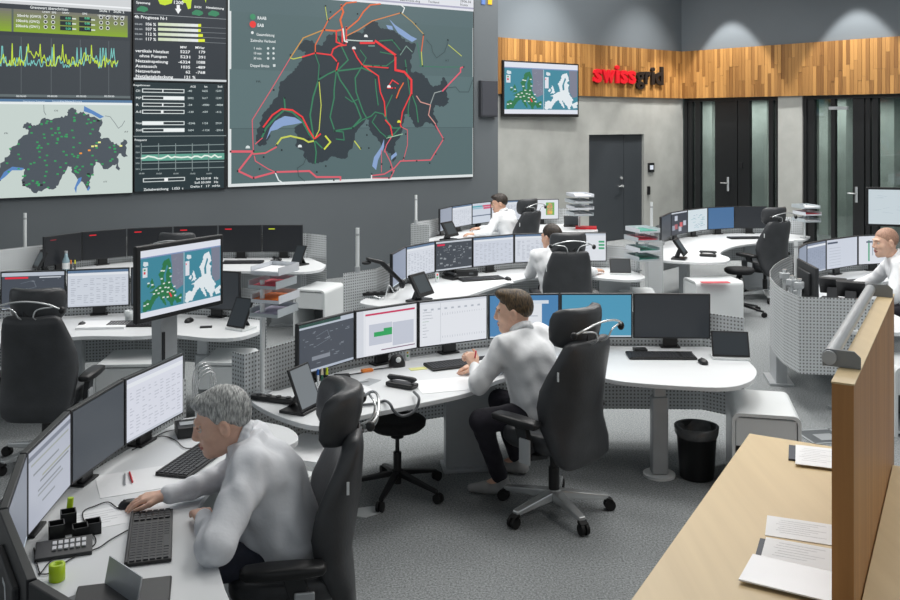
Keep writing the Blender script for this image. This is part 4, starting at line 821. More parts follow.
# ------------------------------------------------------------------ chairs
def superel(hw, ht, n=24, p=.55):
    r = []
    for j in range(n):
        t = 2*math.pi*j/n; c, s = math.cos(t), math.sin(t)
        r.append((hw*math.copysign(abs(c)**p, c), ht*math.copysign(abs(s)**p, s)))
    return r
def make_chair():
    e = empty('office_chair', (0, 0, 0))
    # five-star base
    lg = MB(); lg.bar((0, .03, .115), (0, .34, .085), .07, .055, w2=.045, h2=.028)
    first = lg.build('base_leg', M_chrome, e, bev=.006)
    cs = MB(); cs.cyl((-.026, .352, .034), (-.006, .352, .034), .034, n=16); cs.cyl((.006, .352, .034), (.026, .352, .034), .034, n=16); cs.bar((0, .325, .075), (0, .365, .058), .052, .02); cs.cyl((0, .33, .04), (0, .33, .085), .009)
    cas = cs.build('caster', M_rubber, first)
    for i in range(1, 5):
        k = first.copy(); link(k, e); k.rotation_euler = (0, 0, 2*math.pi*i/5); c = cas.copy(); link(c, k)
    mb = MB(); mb.cyl((0, 0, .085), (0, 0, .145), .05, .042); mb.build('base_hub', M_chrome, e)
    mb = MB(); mb.cyl((0, 0, .14), (0, 0, .28), .034); mb.cyl((0, 0, .28), (0, 0, .40), .024); mb.build('gas_column', M_black, e)
    mb = MB(); mb.box((0, -.02, .40), (.17, .30, .05)); mb.bar((0, -.12, .41), (0, -.215, .50), .09, .03); mb.build('seat_mechanism', M_dark, e, bev=.008)
    rings = []
    for z, hx, hy, oy in ((.425, .20, .20, .02), (.435, .24, .235, .02), (.465, .262, .255, .02), (.50, .262, .255, .02), (.522, .24, .24, .02), (.53, .19, .20, .015)):
        rings.append([(x, y+oy, z+.035*(x/.26)**2*(1 if z > .47 else 0)) for x, y in superel(hx, hy, 28)])
    mb = MB(); mb.loft(rings); mb.build('seat', M_leather, e)
    rings = []
    for z, hw, ht in ((.355, .14, .02), (.365, .185, .036), (.40, .228, .05), (.48, .252, .058), (.60, .265, .062), (.72, .268, .062), (.82, .262, .06), (.92, .246, .058), (1.0, .228, .054), (1.06, .212, .05), (1.10, .198, .042), (1.118, .175, .026), (1.122, .145, .012)):
        yc = -.235+.03*math.exp(-((z-.60)/.14)**2)-.075*max(0, z-.6)
        wing = .13*math.exp(-((z-.80)/.26)**2)
        rings.append([(x, y*(1+.25*(abs(x)/.268)**3)+yc+wing*(abs(x)/.268)**2.2, z) for x, y in superel(hw, ht, 40)])
    mb = MB(); mb.loft(rings); mb.build('backrest', M_leather, e)
    rings = []
    for z, hw, ht, oy in ((1.065, .13, .025, .03), (1.08, .165, .045, .03), (1.12, .19, .056, .02), (1.18, .198, .06, .008), (1.24, .198, .06, .0), (1.28, .19, .054, -.006), (1.302, .172, .04, -.012), (1.31, .14, .02, -.014)):
        rings.append([(x, y-.262+oy+.115*(abs(x)/.198)**2.0, z) for x, y in superel(hw, ht, 32)])
    mb = MB(); mb.loft(rings); hr = mb.build('headrest', M_leather, e)
    mb = MB(); mb.box((0, -.285, 1.11), (.10, .025, .10)); mb.build('headrest_post', M_black, hr, bev=.005)
    # chrome coat hanger behind the headrest
    arc = smoothpts([(-.225, -.335, 1.185), (-.17, -.37, 1.215), (-.06, -.385, 1.24), (.06, -.385, 1.24), (.17, -.37, 1.215), (.235, -.335, 1.175)], 5)
    mb = MB(); mb.tube(arc, .0065)
    for s in (-1, 1): mb.tube(smoothpts([(s*.05, -.31, 1.10), (s*.052, -.365, 1.13), (s*.085, -.38, 1.185), (s*.185, -.362, 1.20)], 4), .0055)
    hb = mb.build('coat_hanger', M_chrome, e)
    for q, r in (((.237, -.333, 1.172), (.022, .022, .028)), ((-.228, -.333, 1.183), (.02, .02, .024))): mb = MB(); mb.sphere(q, r); mb.build('hanger_knob', M_black, hb)
    for s in (-1, 1):
        rg = []
        for y, w, h in ((-.14, .026, .010), (-.125, .042, .022), (-.03, .052, .028), (.10, .054, .027), (.19, .048, .022), (.215, .026, .010)):
            rg.append([(s*.315+a, y, .632+b) for a, b in superel(w, h, 18)])
        mb = MB(); mb.loft(rg); a = mb.build('armrest', M_black, e)
        mb = MB(); mb.bar((s*.31, .0, .615), (s*.31, -.05, .45), .04, .085); mb.bar((s*.31, -.05, .43), (s*.16, -.05, .405), .07, .03); mb.build('arm_post', M_dark, a, bev=.005)
        mb = MB(); mb.box((s*.335, -.05, .47), (.014, .085, .15)); mb.build('arm_cover', M_alu, a, bev=.008)
    mb = MB(); mb.box((-.252, -.235, .93), (.004, .012, .055)); mb.build('label_tag', M_cab, e)
    return e
def fwd_rz(f): return math.atan2(-f[0], f[1])
CH = [((-.71, 4.18), (-.985, -.17), "black leather office chair with headrest under the grey-haired man"), ((.665, 5.95), (-.70, .71), "black leather office chair with chrome base under the young man"), ((1.25, 10.12), (-.1, .995), "black office chair of the man seen from behind at the middle desk"), ((1.07, 14.42), (-.70, .71), "black office chair of the man at the farthest desk"), ((4.42, 13.05), (-.45, .89), "empty black office chair before the glass doors"), ((-2.97, 6.85), (-.03, 1), "empty black office chair at the left picture edge"), ((-2.93, 10.15), (.0, 1), "office chair mostly hidden behind the standing display"), ((4.72, 9.28), (-.95, .3), "office chair under the bald man")]
ch0 = make_chair()
for i, (p, f, lb) in enumerate(CH):
    o = ch0 if i == 0 else copy_tree(ch0)
    o.location = (p[0], p[1], 0); o.rotation_euler = (0, 0, fwd_rz(f)); tag(o, lb, 'chair', 'high-back office chairs')
    if i == 1:
        o.scale = (1.03, 1.03, 1.03)
        for c in o.children:
            if c.name.startswith('base_leg'): c.rotation_euler.z += math.radians(14.4)

def stool(x, y, rz, label, h=.5):
    e = empty('work_stool', (x, y, 0), rz, label, 'stool', 'backless work stools')
    l = MB(); l.bar((0, .03, .13), (0, .325, .07), .045, .035, w2=.03, h2=.022); f = l.build('base_leg', M_black, e, bev=.005)
    cs = MB(); cs.cyl((-.022, .335, .032), (-.005, .335, .032), .032); cs.cyl((.005, .335, .032), (.022, .335, .032), .032); cs.cyl((0, .322, .03), (0, .322, .07), .008); c = cs.build('caster', M_rubber, f)
    for i in range(1, 5): k = f.copy(); link(k, e); k.rotation_euler = (0, 0, 2*math.pi*i/5); q = c.copy(); link(q, k)
    m = MB(); m.cyl((0, 0, .06), (0, 0, .27), .028); m.cyl((0, 0, .27), (0, 0, h-.09), .014); m.build('column', M_black, e)
    m = MB(); m.cyl((0, 0, h-.13), (0, 0, h-.09), .045, .03); m.build('bellows', M_rubber, e)
    rg = [[(r*math.cos(2*math.pi*j/28)*1.08, r*math.sin(2*math.pi*j/28), z) for j in range(28)] for z, r in ((h-.085, .08), (h-.075, .15), (h-.05, .178), (h-.02, .182), (h-.004, .165), (h, .12))]
    m = MB(); m.loft(rg); m.build('seat', M_fabric, e)
stool(-.355, 6.27, .35, 'black backless stool on castors half under the central desk')
stool(3.75, 12.05, .2, 'black backless stool beside the desk before the glass doors', .6)

# ------------------------------------------------------------------ low cabinets
def cabinet(x, y, rz, label, w=.42, d=.56, h=.55, front=True):
    """origin at the middle of the front foot line, front faces local -Y"""
    e = empty('low_cabinet', (x, y, 0), rz, label, 'cabinet', 'white rounded low cabinets')
    r = .05; t = .022; seg = 5
    def prof(w2, h2, rr):
        P = [(-w2, 0)]
        for i in range(seg+1): a = math.pi-math.pi/2*i/seg; P.append((-w2+rr+rr*math.cos(a), h2-rr+rr*math.sin(a)))
        for i in range(seg+1): a = math.pi/2-math.pi/2*i/seg; P.append((w2-rr+rr*math.cos(a), h2-rr+rr*math.sin(a)))
        P.append((w2, 0)); return P
    po, pi = prof(w/2, h, r), prof(w/2-t, h-t, r-t*.6); n = len(po)
    vs = [(a, 0, b) for a, b in po]+[(a, 0, b) for a, b in pi]+[(a, d, b) for a, b in po]+[(a, d, b) for a, b in pi]; fs = []
    for i in range(n-1): fs += [(i, i+1, n+i+1, n+i), (2*n+i, 3*n+i, 3*n+i+1, 2*n+i+1), (i, 2*n+i, 2*n+i+1, i+1), (n+i, n+i+1, 3*n+i+1, 3*n+i)]
    for i in (0, n-1): fs.append((i, n+i, 3*n+i, 2*n+i))
    m = MB(); m.add(vs, fs); m.build('body', M_cab, e)
    m = MB(); m.box((0, d-.02, h/2-.01), (w-2*t, .012, h-.03)); m.build('back', mat('cabinet_inside', (120, 124, 126), .6, noise=(4, .03)), e)
    m = MB(); m.box((0, d/2, .03), (w-2*t, d-.05, .02)); m.build('floor_board', M_cab, e)
    m = MB(); m.box((0, .02, h-t-.105), (w-2*t-.008, .025, .19)); m.build('drawer_front', M_cab, e, bev=.006)
    m = MB(); m.box((0, d/2, h-t-.20), (w-2*t, d-.06, .012)); m.build('shelf', MATS['cabinet_inside'], e)
    return e
cabinet(-1.63, 10.74, -.30, 'white rounded cabinet with open lower front beside the dark monitor desk', .40, .55)
cabinet(2.10, 6.17, -.22, 'white rounded cabinet between the waste bin and the beech counter', .44, .58)
cabinet(2.95, 11.45, -1.45, 'white rounded cabinet with a red folder on top, right of the middle desk', .42, .60)
cabinet(-2.55, 7.45, .06, 'white low cabinet under the left desk, left of the display stand', .62, .5)
cabinet(-1.86, 7.5, -.05, 'white low cabinet under the left desk, right of the display stand', .40, .5)
cabinet(-.80, 4.98, 1.2, 'white low cabinet below the rounded end of the grey-haired man\'s desk', .42, .5, .56)
cabinet(3.74, 7.35, 0., 'white low cabinet behind the oak partition, right picture edge', .44, .5)
cabinet(2.12, 10.42, -.1, 'white low cabinet below the right end of the middle desk', .44, .5)
m = MB(); m.box((3.2, 11.22, .554), (.34, .10, .008), R=Matrix.Rotation(.05, 3, 'Z')); tag(m.build('folder', mat('faded_red', (206, 92, 100), .6, noise=(5, .05))), 'red folder lying on the white cabinet right of the middle desk', 'folder')

# ------------------------------------------------------------------ masts
def mast(p, z0, z1, label):
    e = empty('signal_mast', (p[0], p[1], z0), 0, label, 'mast', 'white masts on the desk panels')
    m = MB(); m.cyl((0, 0, .05), (0, 0, z1-z0), .019); m.build('tube', M_cab, e)
    m = MB(); m.cyl((0, 0, 0), (0, 0, .06), .026); m.build('clamp', M_alu, e)
    m = MB(); m.cyl((0, 0, z1-z0-.075), (0, 0, z1-z0-.055), .021); m.build('ring', M_lgrey, e)
def mast_px(px, pt, Y, z0, label): p = PY(px, pt, Y); mast(p, z0, p.z, label)
mast_px(25, 213, 10.9, .9, 'white mast at the left end of the dark monitor row')
mast_px(357.5, 228, 9.2, 1.0, 'white mast on the panel left of the middle desk')
mast_px(416, 195, 13.56, 1.0, 'white mast on the panel of the farthest desk')
mast_px(651.5, 202, 12.2, 1.0, 'white mast on the panel of the desk before the glass doors')
mast_px(796, 240, 9.0, .75, 'white mast rising behind the perforated panel of the bald man\'s desk')

# ------------------------------------------------------------------ paper tray towers
def tower(p, z0, zt, zs, off, rz, label, group='paper tray towers', s=1.):
    e = empty('paper_tray_tower', (p[0], p[1], z0), rz, label, 'tray tower', group)
    m = MB(); m.cyl((0, 0, 0), (0, 0, zt-z0), .016); m.build('pole', M_cab, e)
    m = MB(); m.box((0, 0, .006), (.09, .09, .012)); m.build('foot', M_lgrey, e)
    for i, z in enumerate(zs):
        t = MB(); w, d, h = .26*s, .34*s, .05; c = (off[0]+.012*math.sin(i*2.3), off[1]); zz = z-z0
        t.box((c[0], c[1], zz), (w, d, .004))
        for sx in (-1, 1): t.box((c[0]+sx*w/2, c[1], zz+h/2), (.004, d, h))
        t.box((c[0], c[1]+d/2, zz+h/2), (w, .004, h)); t.box((c[0], c[1]-d/2, zz+h*.2), (w, .004, h*.4))
        t.bar((0, 0, zz+.008), (c[0]*.6, c[1]*.6, zz+.008), .03, .012)
        t.build('tray', M_clear if i % 2 else mat('tray_grey', (176, 184, 188), .3, noise=(5, .04)), e)
    return e
def tray_paper(p, z, off, rz, m, label, w=.22, d=.30, h=.02):
    q = Matrix.Rotation(rz, 3, 'Z') @ Vector((off[0], off[1], 0)); b = MB(); b.box((0, 0, h/2), (w, d, h))
    o = b.build('paper_stack', m); o.location = (p[0]+q.x, p[1]+q.y, z+.003); o.rotation_euler = (0, 0, rz+.05); tag(o, label, 'papers', 'papers in the tray towers')
p = (-1.215, 6.02); zs = (1.24, 1.33, 1.42, 1.51)
tower(p, DZ, 1.47, zs, (.03, .10), -.35, 'four-level clear tray tower on a white pole beside the standing display', s=.78)
M_pink = mat('pink_card', (214, 70, 90), .6, noise=(4, .05)); M_orange = mat('orange_card', (232, 120, 40), .6, noise=(4, .05)); M_lilac = mat('lilac_card', (176, 170, 190), .6, noise=(4, .05))
for z, m, n in zip(zs, (M_lilac, M_orange, M_pink, M_paper), ('grey papers in the lowest', 'orange folder in the second-lowest', 'pink folder in the second-highest', 'white papers in the top')): tray_paper(p, z, (.03, .10), -.35, m, n+' tray beside the standing display', .17, .24)
p = (2.20, 10.95); zs = (.90, 1.0, 1.12, 1.22)
tower(p, DZ, 1.25, zs, (-.02, -.16), 0.3, 'four-level tray tower with teal folders right of the middle desk')
for z, m, n in zip(zs, (M_teal, M_teal, M_pink, M_teal), ('teal folder in the lowest', 'teal folder in the second-lowest', 'pink folder in the second-highest', 'teal folder in the top')): tray_paper(p, z, (-.02, -.16), .3, m, n+' tray right of the middle desk')
p = (2.12, 15.25); zs = (.98, 1.08, 1.18, 1.28)
tower(p, DZ, 1.32, zs, (-.05, -.15), .2, 'tray tower of pale papers at the end of the farthest desk', s=1.25)
for z, n in zip(zs, ('lowest', 'second-lowest', 'second-highest', 'top')): tray_paper(p, z, (-.05, -.15), .2, M_paper, 'pale papers in the %s tray at the end of the farthest desk' % n, .27, .36)
p = (5.33, 13.98); zs = (1.0, 1.1, 1.2)
tower(p, DZ, 1.25, zs, (.0, -.05), .2, 'tray tower right of the empty chair before the glass doors')
for z, m, n in zip(zs, (M_paper, M_pink, M_paper), ('white papers in the lowest', 'pink folder in the middle', 'white papers in the top')): tray_paper(p, z, (0, -.05), .2, m, n+' tray right of the empty chair')

# ------------------------------------------------------------------ standing displays
def stand_display(px, Yl, Yr, label, draw, colx=None, base_z=0):
    """px: left x, right x, top-left y, bottom-left y"""
    xl, xr, yt, yb_ = px; A = PY(xl, yt, Yl); B = PY(xr, yt, Yr); z1 = A.z; z0 = PY(xl, yb_, Yl).z
    pl_ = Plane(A.xy, (B-A).xy); L = (B-A).xy.length; c = pl_.p(L/2, 0, -.16)
    e = empty('standing_display', (c.x, c.y, 0), 0, label, 'display', 'displays on columns')
    slab(pl_, 0, L, z0, z1, -.035, 0).build('housing', M_black, e, True, .008)
    cv = Canvas(); draw(cv); b = .03
    cv.build(lambda u, v, o: pl_.p(b+(L-2*b)*u, z0+b+(z1-z0-2*b)*v, .0008+o), 'screen_image', e, .9, step=.00015)
    R = Matrix.Rotation(math.atan2(pl_.d.y, pl_.d.x), 3, 'Z')
    m = MB(); m.box((c.x, c.y, (z1-.1)/2), (.14, .09, z1-.1), R=R); m.build('column', M_alu, e, True, .006)
    m = MB(); q = pl_.p(L/2, 0, -.10); m.box((q.x, q.y, (z0+z1)/2), (.3, .06, .25), R=R); m.build('bracket', M_dark, e, True, .004)
    m = MB(); m.box((c.x, c.y, .015), (.55, .45, .03), R=R); m.build('foot', M_lgrey, e, True, .006)
    s_ = MB(); q = pl_.p(L/2-.055, 0, -.11); s_.box((q.x, q.y, .6), (.02, .01, 1.1), R=R); s_.build('slot_strip', M_dark, e, True)
    return e
stand_display((136.5, 223.5, 247, 325), 5.62, 6.26, 'display with two continent maps on an aluminium column at the left', europe)
def s_wave(cv):
    cv.rect(0, 0, 1, 1, (206, 218, 224)); r = random.Random(12)
    for i in range(16): x, y = r.uniform(.05, .8), r.uniform(.1, .9); cv.line([(x, y), (x+r.uniform(.05, .15), y+r.uniform(-.04, .04))], .008, (180, 196, 206))
stand_display((866, 965, 187, 226), 12.0, 11.7, 'pale display on a column above the bald man', s_wave)
def ring(r, z, n=28, wob=0.): return [(r*(1+wob*math.sin(5*2*math.pi*j/n))*math.cos(2*math.pi*j/n), r*(1+wob*math.cos(3*2*math.pi*j/n))*math.sin(2*math.pi*j/n), z) for j in range(n)]
# ------------------------------------------------------------------ beech counter, oak partition, rail
D2 = Vector((.489, .872)); N2 = Vector((.872, -.489))      # along the counter, across it to the right
def cp(t, s): p = Vector((.677, 3.44))+D2*t+N2*s; return (p.x, p.y)
m = empty('counter_desk', (*cp(.6, .33), 0), 0, 'light beech counter desk with papers at the bottom right', 'desk')
b = MB(); b.prism([cp(-1.6, 0), cp(2.066, 0), cp(2.066, .66), cp(-1.6, .66)], DZ-.035, DZ); b.build('worktop', M_beech, m, True, .003)
for t in (1.95, .2, -1.5): b = MB(); b.prism([cp(t, .14), cp(t+.03, .14), cp(t+.03, .655), cp(t, .655)], 0, DZ-.035); b.build('support_panel', M_oak, m, True)
PT = 1.584; PN = .17                                        # partition height and near end
m = empty('oak_partition', (*cp(1.0, .70), 0), 0, 'tall oak partition standing between the beech counters', 'partition')
b = MB(); b.prism([cp(PN, .664), cp(2.10, .664), cp(2.10, .736), cp(PN, .736)], 0, PT-.004); b.build('panel', M_oak, m, True, .002)
b = MB(); b.prism([cp(PN, .662), cp(2.102, .662), cp(2.102, .738), cp(PN, .738)], PT-.004, PT+.002); b.build('top_edge', M_beech, m, True)
m = empty('counter_desk', (*cp(.6, 1.1), 0), 0, 'second beech counter right of the oak partition', 'desk')
b = MB(); b.prism([cp(-1.6, .74), cp(1.93, .74), cp(1.93, 1.5), cp(-1.6, 1.5)], DZ-.035, DZ); b.build('worktop', M_beech, m, True, .003)
for t in (1.8, -1.5): b = MB(); b.prism([cp(t, .76), cp(t+.03, .76), cp(t+.03, 1.4), cp(t, 1.4)], 0, DZ-.035); b.build('support_panel', M_oak, m, True)
r = empty('hand_rail', (*cp(1.0, .62), PT), 0, 'brushed metal rail on grey brackets along the top of the oak partition', 'rail')
ra, rb = cp(.37, .63), cp(2.0, .63); b = MB(); b.cyl((*ra, PT+.036), (*rb, PT+.036), .026, n=20); b.build('rail_tube', M_alu, r, True)
for t in (.385, 1.98):
    b = MB(); q = [cp(t, s) for s in (.60, .735)]; n = Vector((D2.x, D2.y, 0))
    prof = [(.605, .0), (.605, .05), (.62, .066), (.715, .066), (.738, .045), (.738, .002), (.69, .002), (.655, .002), (.62, .002)]
    b.poly3([Vector((*cp(t, s), PT+z)) for s, z in prof], n, .008); b.build('bracket', mat('bracket_grey', (138, 141, 143), .5, noise=(9, .03)), r, True, .002)
# papers on the counter
def sheet(px, py, z, w, d, rz, label, m=None, h=.003, name='paper_sheet', cat='paper', group=None, lines=0):
    p = PX(px, py, z); e = MB(); e.box((0, 0, h/2), (w, d, h)); o = e.build(name, m or M_paper); o.location = p; o.rotation_euler = (0, 0, rz); tag(o, label, cat, group)
    if lines:
        b = MB()
        for i in range(lines): b.box((-.02*(i % 3), d*.34-i*.7*d/lines, h+.0003), (w*(.62-.08*(i % 3)), .004, .0004))
        b.build('print', mat('print_grey', (208, 210, 213), .8, noise=(20, .1)), o)
    return o
ca = math.atan2(D2.y, D2.x)-math.pi/2
sheet(818, 457, DZ+.012, .22, .30, ca+.15, 'white printed booklet at the far end of the beech counter', lines=8)
sheet(811, 456, DZ, .22, .22, ca+.15, 'dark blue folder under the far booklet on the beech counter', mat('navy_card', (44, 50, 66), .5, noise=(5, .05)), .010, 'folder', 'folder')
sheet(803, 531, DZ, .30, .212, ca+.14, 'white printed sheet lying between the folders and the far booklet', lines=7)
sheet(796, 558, DZ, .30, .22, ca+.08, 'dark bordered folder under printed pages on the beech counter', mat('navy_card', (44, 50, 66), .5), .008, 'folder', 'folder')
sheet(801, 555, DZ+.008, .29, .21, ca+.08, 'printed page on the dark bordered folder', lines=6)
sheet(790, 578, DZ+.012, .33, .24, ca-.02, 'glossy white brochure nearest the camera on the beech counter', mat('gloss_paper', (232, 234, 238), .25, noise=(4, .02)), .006)

# ------------------------------------------------------------------ waste bin and floor things
wb_ = empty('waste_bin', (1.735, 6.54, 0), 0, 'round black waste bin with a bin bag beside the desk column', 'bin')
b = MB(); b.loft([ring(.115, 0), ring(.118, .01), ring(.140, .34), ring(.148, .342), ring(.148, .355), ring(.134, .355), ring(.11, .02)]); b.build('body', M_black, wb_)
b = MB(); b.loft([ring(.141, .29, 28, .012), ring(.150, .31, 28, .02), ring(.154, .358, 28, .012), ring(.136, .362, 28, .02), ring(.126, .31, 28, .05), ring(.10, .24, 28, .12), ring(.03, .20, 28, .2)], cap=False); b.build('bin_bag', mat('bin_bag', (92, 94, 96), .25, noise=(12, .2), bump=(30, .5)), wb_)
fb = empty('floor_box', PX(822, 437, 0), 0.15, 'square grey floor outlet box near the oak partition', 'floor box')
b = MB()
for a, c in (((0, .15), (.32, .02)), ((0, -.15), (.32, .02)), ((.15, 0), (.02, .32)), ((-.15, 0), (.02, .32))): b.box((a[0], a[1], .004), (c[0], c[1], .008))
b.build('frame', M_lgrey, fb); b = MB(); b.box((0, 0, .002), (.28, .28, .004)); b.build('lid', M_grey, fb); b = MB(); b.box((.02, -.02, .006), (.15, .14, .004)); b.build('flap', M_lgrey, fb)
b = MB(); p = PX(367, 513, 0); b.prism([(p.x+x, p.y+y) for x, y in ((-.12, -.04), (.0, -.07), (.09, .0), (.04, .10), (-.10, .06))], 0, .004); tag(b.build('floor_plate', M_cab), 'white flat plate on the carpet beside the stool', 'plate')

# ------------------------------------------------------------------ keyboards, mice, telephones, tablets
KB = None
def keyboard(p, rz, label):
    global KB
    if KB is None:
        e = empty('keyboard'); b = MB(); b.box((0, 0, .009), (.455, .165, .014)); b.box((0, .075, .014), (.455, .012, .018)); b.build('case', M_black, e, bev=.004)
        k = MB()
        for r_ in range(6):
            for c in range(20):
                if c in (15,) or (r_ == 0 and 4 <= c <= 8): continue
                k.box((-.21+c*.0222, -.062+r_*.0235, .0185), (.0175, .018, .006))
            if r_ == 0: k.box((-.075, -.062, .0185), (.105, .018, .006))
        o = k.build('keys', mat('key_caps', (46, 48, 52), .5, noise=(30, .1)), e); o['kind'] = 'stuff'
        KB = e; o = e
    else: o = copy_tree(KB)
    o.location = p; o.rotation_euler = (0, 0, rz); tag(o, label, 'keyboard', 'black keyboards')
    return o
MS = None
def mouse(p, rz, label):
    global MS
    if MS is None:
        e = empty('computer_mouse'); b = MB(); b.loft([[(x, y, z) for x, y in superel(w, d, 16, .8)] for z, w, d in ((0, .030, .054), (.012, .032, .056), (.026, .026, .046), (.034, .014, .026))]); b.build('shell', M_black, e); b = MB(); b.cyl((-.004, .028, .028), (.004, .028, .028), .009); b.build('scroll_wheel', M_grey, e); MS = e; o = e
    else: o = copy_tree(MS)
    o.location = p; o.rotation_euler = (0, 0, rz); tag(o, label, 'mouse', 'computer mice')
def tablet(p, rz, label, w=.27, h=.19, tilt=62, white=True, draw=None):
    """touch phone on a wedge stand, screen to local -Y"""
    e = empty('touch_terminal', p, rz, label, 'terminal', 'touch terminals on wedge stands'); a = math.radians(tilt)
    up = Vector((0, math.cos(a), math.sin(a))); n = Vector((0, -math.sin(a), math.cos(a))); o = Vector((0, -.05, .02))
    b = MB(); b.poly3([o+Vector((-w/2, 0, 0)), o+Vector((w/2, 0, 0)), o+Vector((w/2, 0, 0))+up*h, o+Vector((-w/2, 0, 0))+up*h], n, .014); b.build('body', M_black, e, bev=.003)
    i = .012; b = MB(); q = o+n*.0145; b.poly3([q+Vector((-w/2+i, 0, 0))+up*i, q+Vector((w/2-i, 0, 0))+up*i, q+Vector((w/2-i, 0, 0))+up*(h-i), q+Vector((-w/2+i, 0, 0))+up*(h-i)], n, .001); b.build('screen', emat((44, 50, 54), .8) if draw is None else emat(draw, .9), e)
    b = MB(); b.poly3([Vector((-w/2, -.075, 0)), Vector((w/2, -.075, 0)), Vector((w/2, .10, 0)), Vector((-w/2, .10, 0))], (0, 0, 1), .018); b.build('base', M_cab if white else M_black, e, bev=.004)
    b = MB(); b.bar((0, .085, .015), (0, .028, .10), .06, .012); b.build('prop', M_black, e)
def handset(p, rz, label):
    e = empty('telephone', p, rz, label, 'telephone', 'black telephones')
    b = MB(); b.box((0, 0, .018), (.09, .21, .03)); b.build('base', M_black, e, bev=.01)
    b = MB(); b.tube(smoothpts([(0, .095, .045), (0, .08, .058), (0, 0, .062), (0, -.08, .058), (0, -.095, .045)], 4), [.018, .022, .024, .022, .018, .016, .015, .015, .015, .015, .016, .018, .02, .023, .024, .022, .018]); b.build('receiver', M_dark, e)
def console(p, rz, label, w=.26, h=.2, tilt=48):
    """black multi-button call console leaning back, front to local -Y"""
    e = empty('call_console', p, rz, label, 'console', 'black call consoles'); a = math.radians(tilt); up = Vector((0, math.cos(a), math.sin(a))); n = Vector((0, -math.sin(a), math.cos(a))); o = Vector((0, -.06, .05))
    b = MB(); b.poly3([o+Vector((-w/2, 0, 0)), o+Vector((w/2, 0, 0)), o+Vector((w/2, 0, 0))+up*h, o+Vector((-w/2, 0, 0))+up*h], n, .03); b.build('body', M_black, e, bev=.006)
    b = MB(); q = o+n*.0305; b.poly3([q+Vector((-w*.38, 0, 0))+up*h*.15, q+Vector((w*.38, 0, 0))+up*h*.15, q+Vector((w*.38, 0, 0))+up*h*.88, q+Vector((-w*.38, 0, 0))+up*h*.88], n, .001); b.build('screen', emat((70, 78, 82), .8), e)
    b = MB(); b.bar((0, .05, .0), (0, .0, .12), .10, .05); b.box((0, .01, .01), (.22, .18, .02)); b.build('foot', M_dark, e, bev=.004)
def P_(x, y, z=DZ): return PX(x, y, z)
keyboard(P_(150, 538), math.radians(106), 'black keyboard under the grey-haired man\'s forearm').scale = (1.1, 1.1, 1.)
keyboard(P_(197, 460), math.radians(76), 'black keyboard beyond the grey-haired man\'s face')
keyboard(P_(460, 365), math.radians(24), 'black keyboard in front of the young man')
keyboard(P_(661, 357), math.radians(-1), 'black keyboard before the switched-off monitor')
keyboard(P_(481, 279.5), math.radians(20), 'black keyboard on the middle desk')
keyboard(P_(137, 325), math.radians(4), 'black keyboard below the standing display on the left desk')
keyboard(P_(857, 282.5), math.radians(20), 'black keyboard on the bald man\'s desk')
mouse(P_(131, 507), math.radians(105), 'black mouse under the grey-haired man\'s hand')
mouse(P_(703, 363.5), .1, 'black mouse beside the touch terminal on the central desk')
mouse(P_(508, 280), .3, 'black mouse right of the keyboard on the middle desk')
mouse(P_(82, 326), .2, 'black mouse beside the empty chair on the left desk')
mouse(P_(189, 322), -.2, 'black mouse right of the standing display on the left desk')
tablet(P_(730, 358), -.14, 'touch terminal at the right end of the central desk')
tablet(P_(620, 274), -.05, 'dark touch terminal at the right end of the middle desk', .24, .17)
tablet(P_(571, 226.5), -.05, 'dark touch terminal on the farthest desk', .24, .17, white=False)
tablet(P_(240, 329), -.55, 'touch terminal at the right end of the left desk', .20, .26)
tablet(P_(299, 265), -.6, 'dark touch terminal at the right end of the dark monitor desk', .16, .24, white=False)
tablet(P_(303, 410), 1.15, 'tall black touch terminal at the left end of the central desk', .22, .26, 68, False, (120, 126, 130))
console(P_(420, 301), 1.05, 'black call console at the left of the middle desk', .28, .24, 60)
console(P_(449, 240), 1.0, 'black call console at the left of the farthest desk', .3, .24, 60)
console(P_(680, 259), 1.2, 'black call console on the desk before the glass doors', .3, .24, 55)
console(PX(833, 300, DZ), 2.6, 'left one of two black consoles on the bald man\'s desk', .26, .2, 55)
console(PX(851, 304, DZ), 2.6, 'right one of two black consoles on the bald man\'s desk', .26, .2, 55)
handset(P_(402, 387), 1.05, 'black telephone handset with coiled cord on the central desk')
handset(P_(450, 279), .7, 'black telephone on the middle desk beside the call console')
handset(P_(708, 256.5), 1.2, 'black telephone on the desk before the glass doors')
handset(PX(862, 318, DZ), .4, 'black telephone behind the metal rail on the bald man\'s desk')
keyboard(P_(243, 263), math.radians(3), 'black keyboard on the dark monitor desk right of the standing display')
keyboard(P_(745, 238.5), math.radians(5), 'black keyboard on the desk before the glass doors')
keyboard(P_(487, 229), math.radians(25), 'black keyboard in front of the man at the farthest desk')
handset(P_(277, 263), .6, 'black telephone on the dark monitor desk')
console(P_(42, 273), -.9, 'black call console left of the pale blue bottle', .24, .22, 62)
for x, y, lb in ((466, 276, 'low black box under the dark schematic monitor'), (88, 313, 'low black box under the left desk monitors'), (392, 353, 'low black box under the magenta line monitor')):
    e = empty('docking_box', P_(x, y), .2, lb, 'box', 'black docking boxes'); b = MB(); b.box((0, 0, .035), (.26, .10, .06)); b.build('case', M_black, e, bev=.006); b = MB(); b.box((.05, -.051, .035), (.05, .003, .02)); b.build('front_plate', M_grey, e)
e = empty('drinking_cup', P_(129, 322), 0, 'pale drinking cup left of the standing display', 'cup'); b = MB(); b.loft([ring(.03, 0, 18), ring(.038, .10, 18), ring(.036, .10, 18), ring(.028, .006, 18)]); b.build('body', mat('pale_cup', (206, 212, 214), .2, noise=(6, .03)), e)
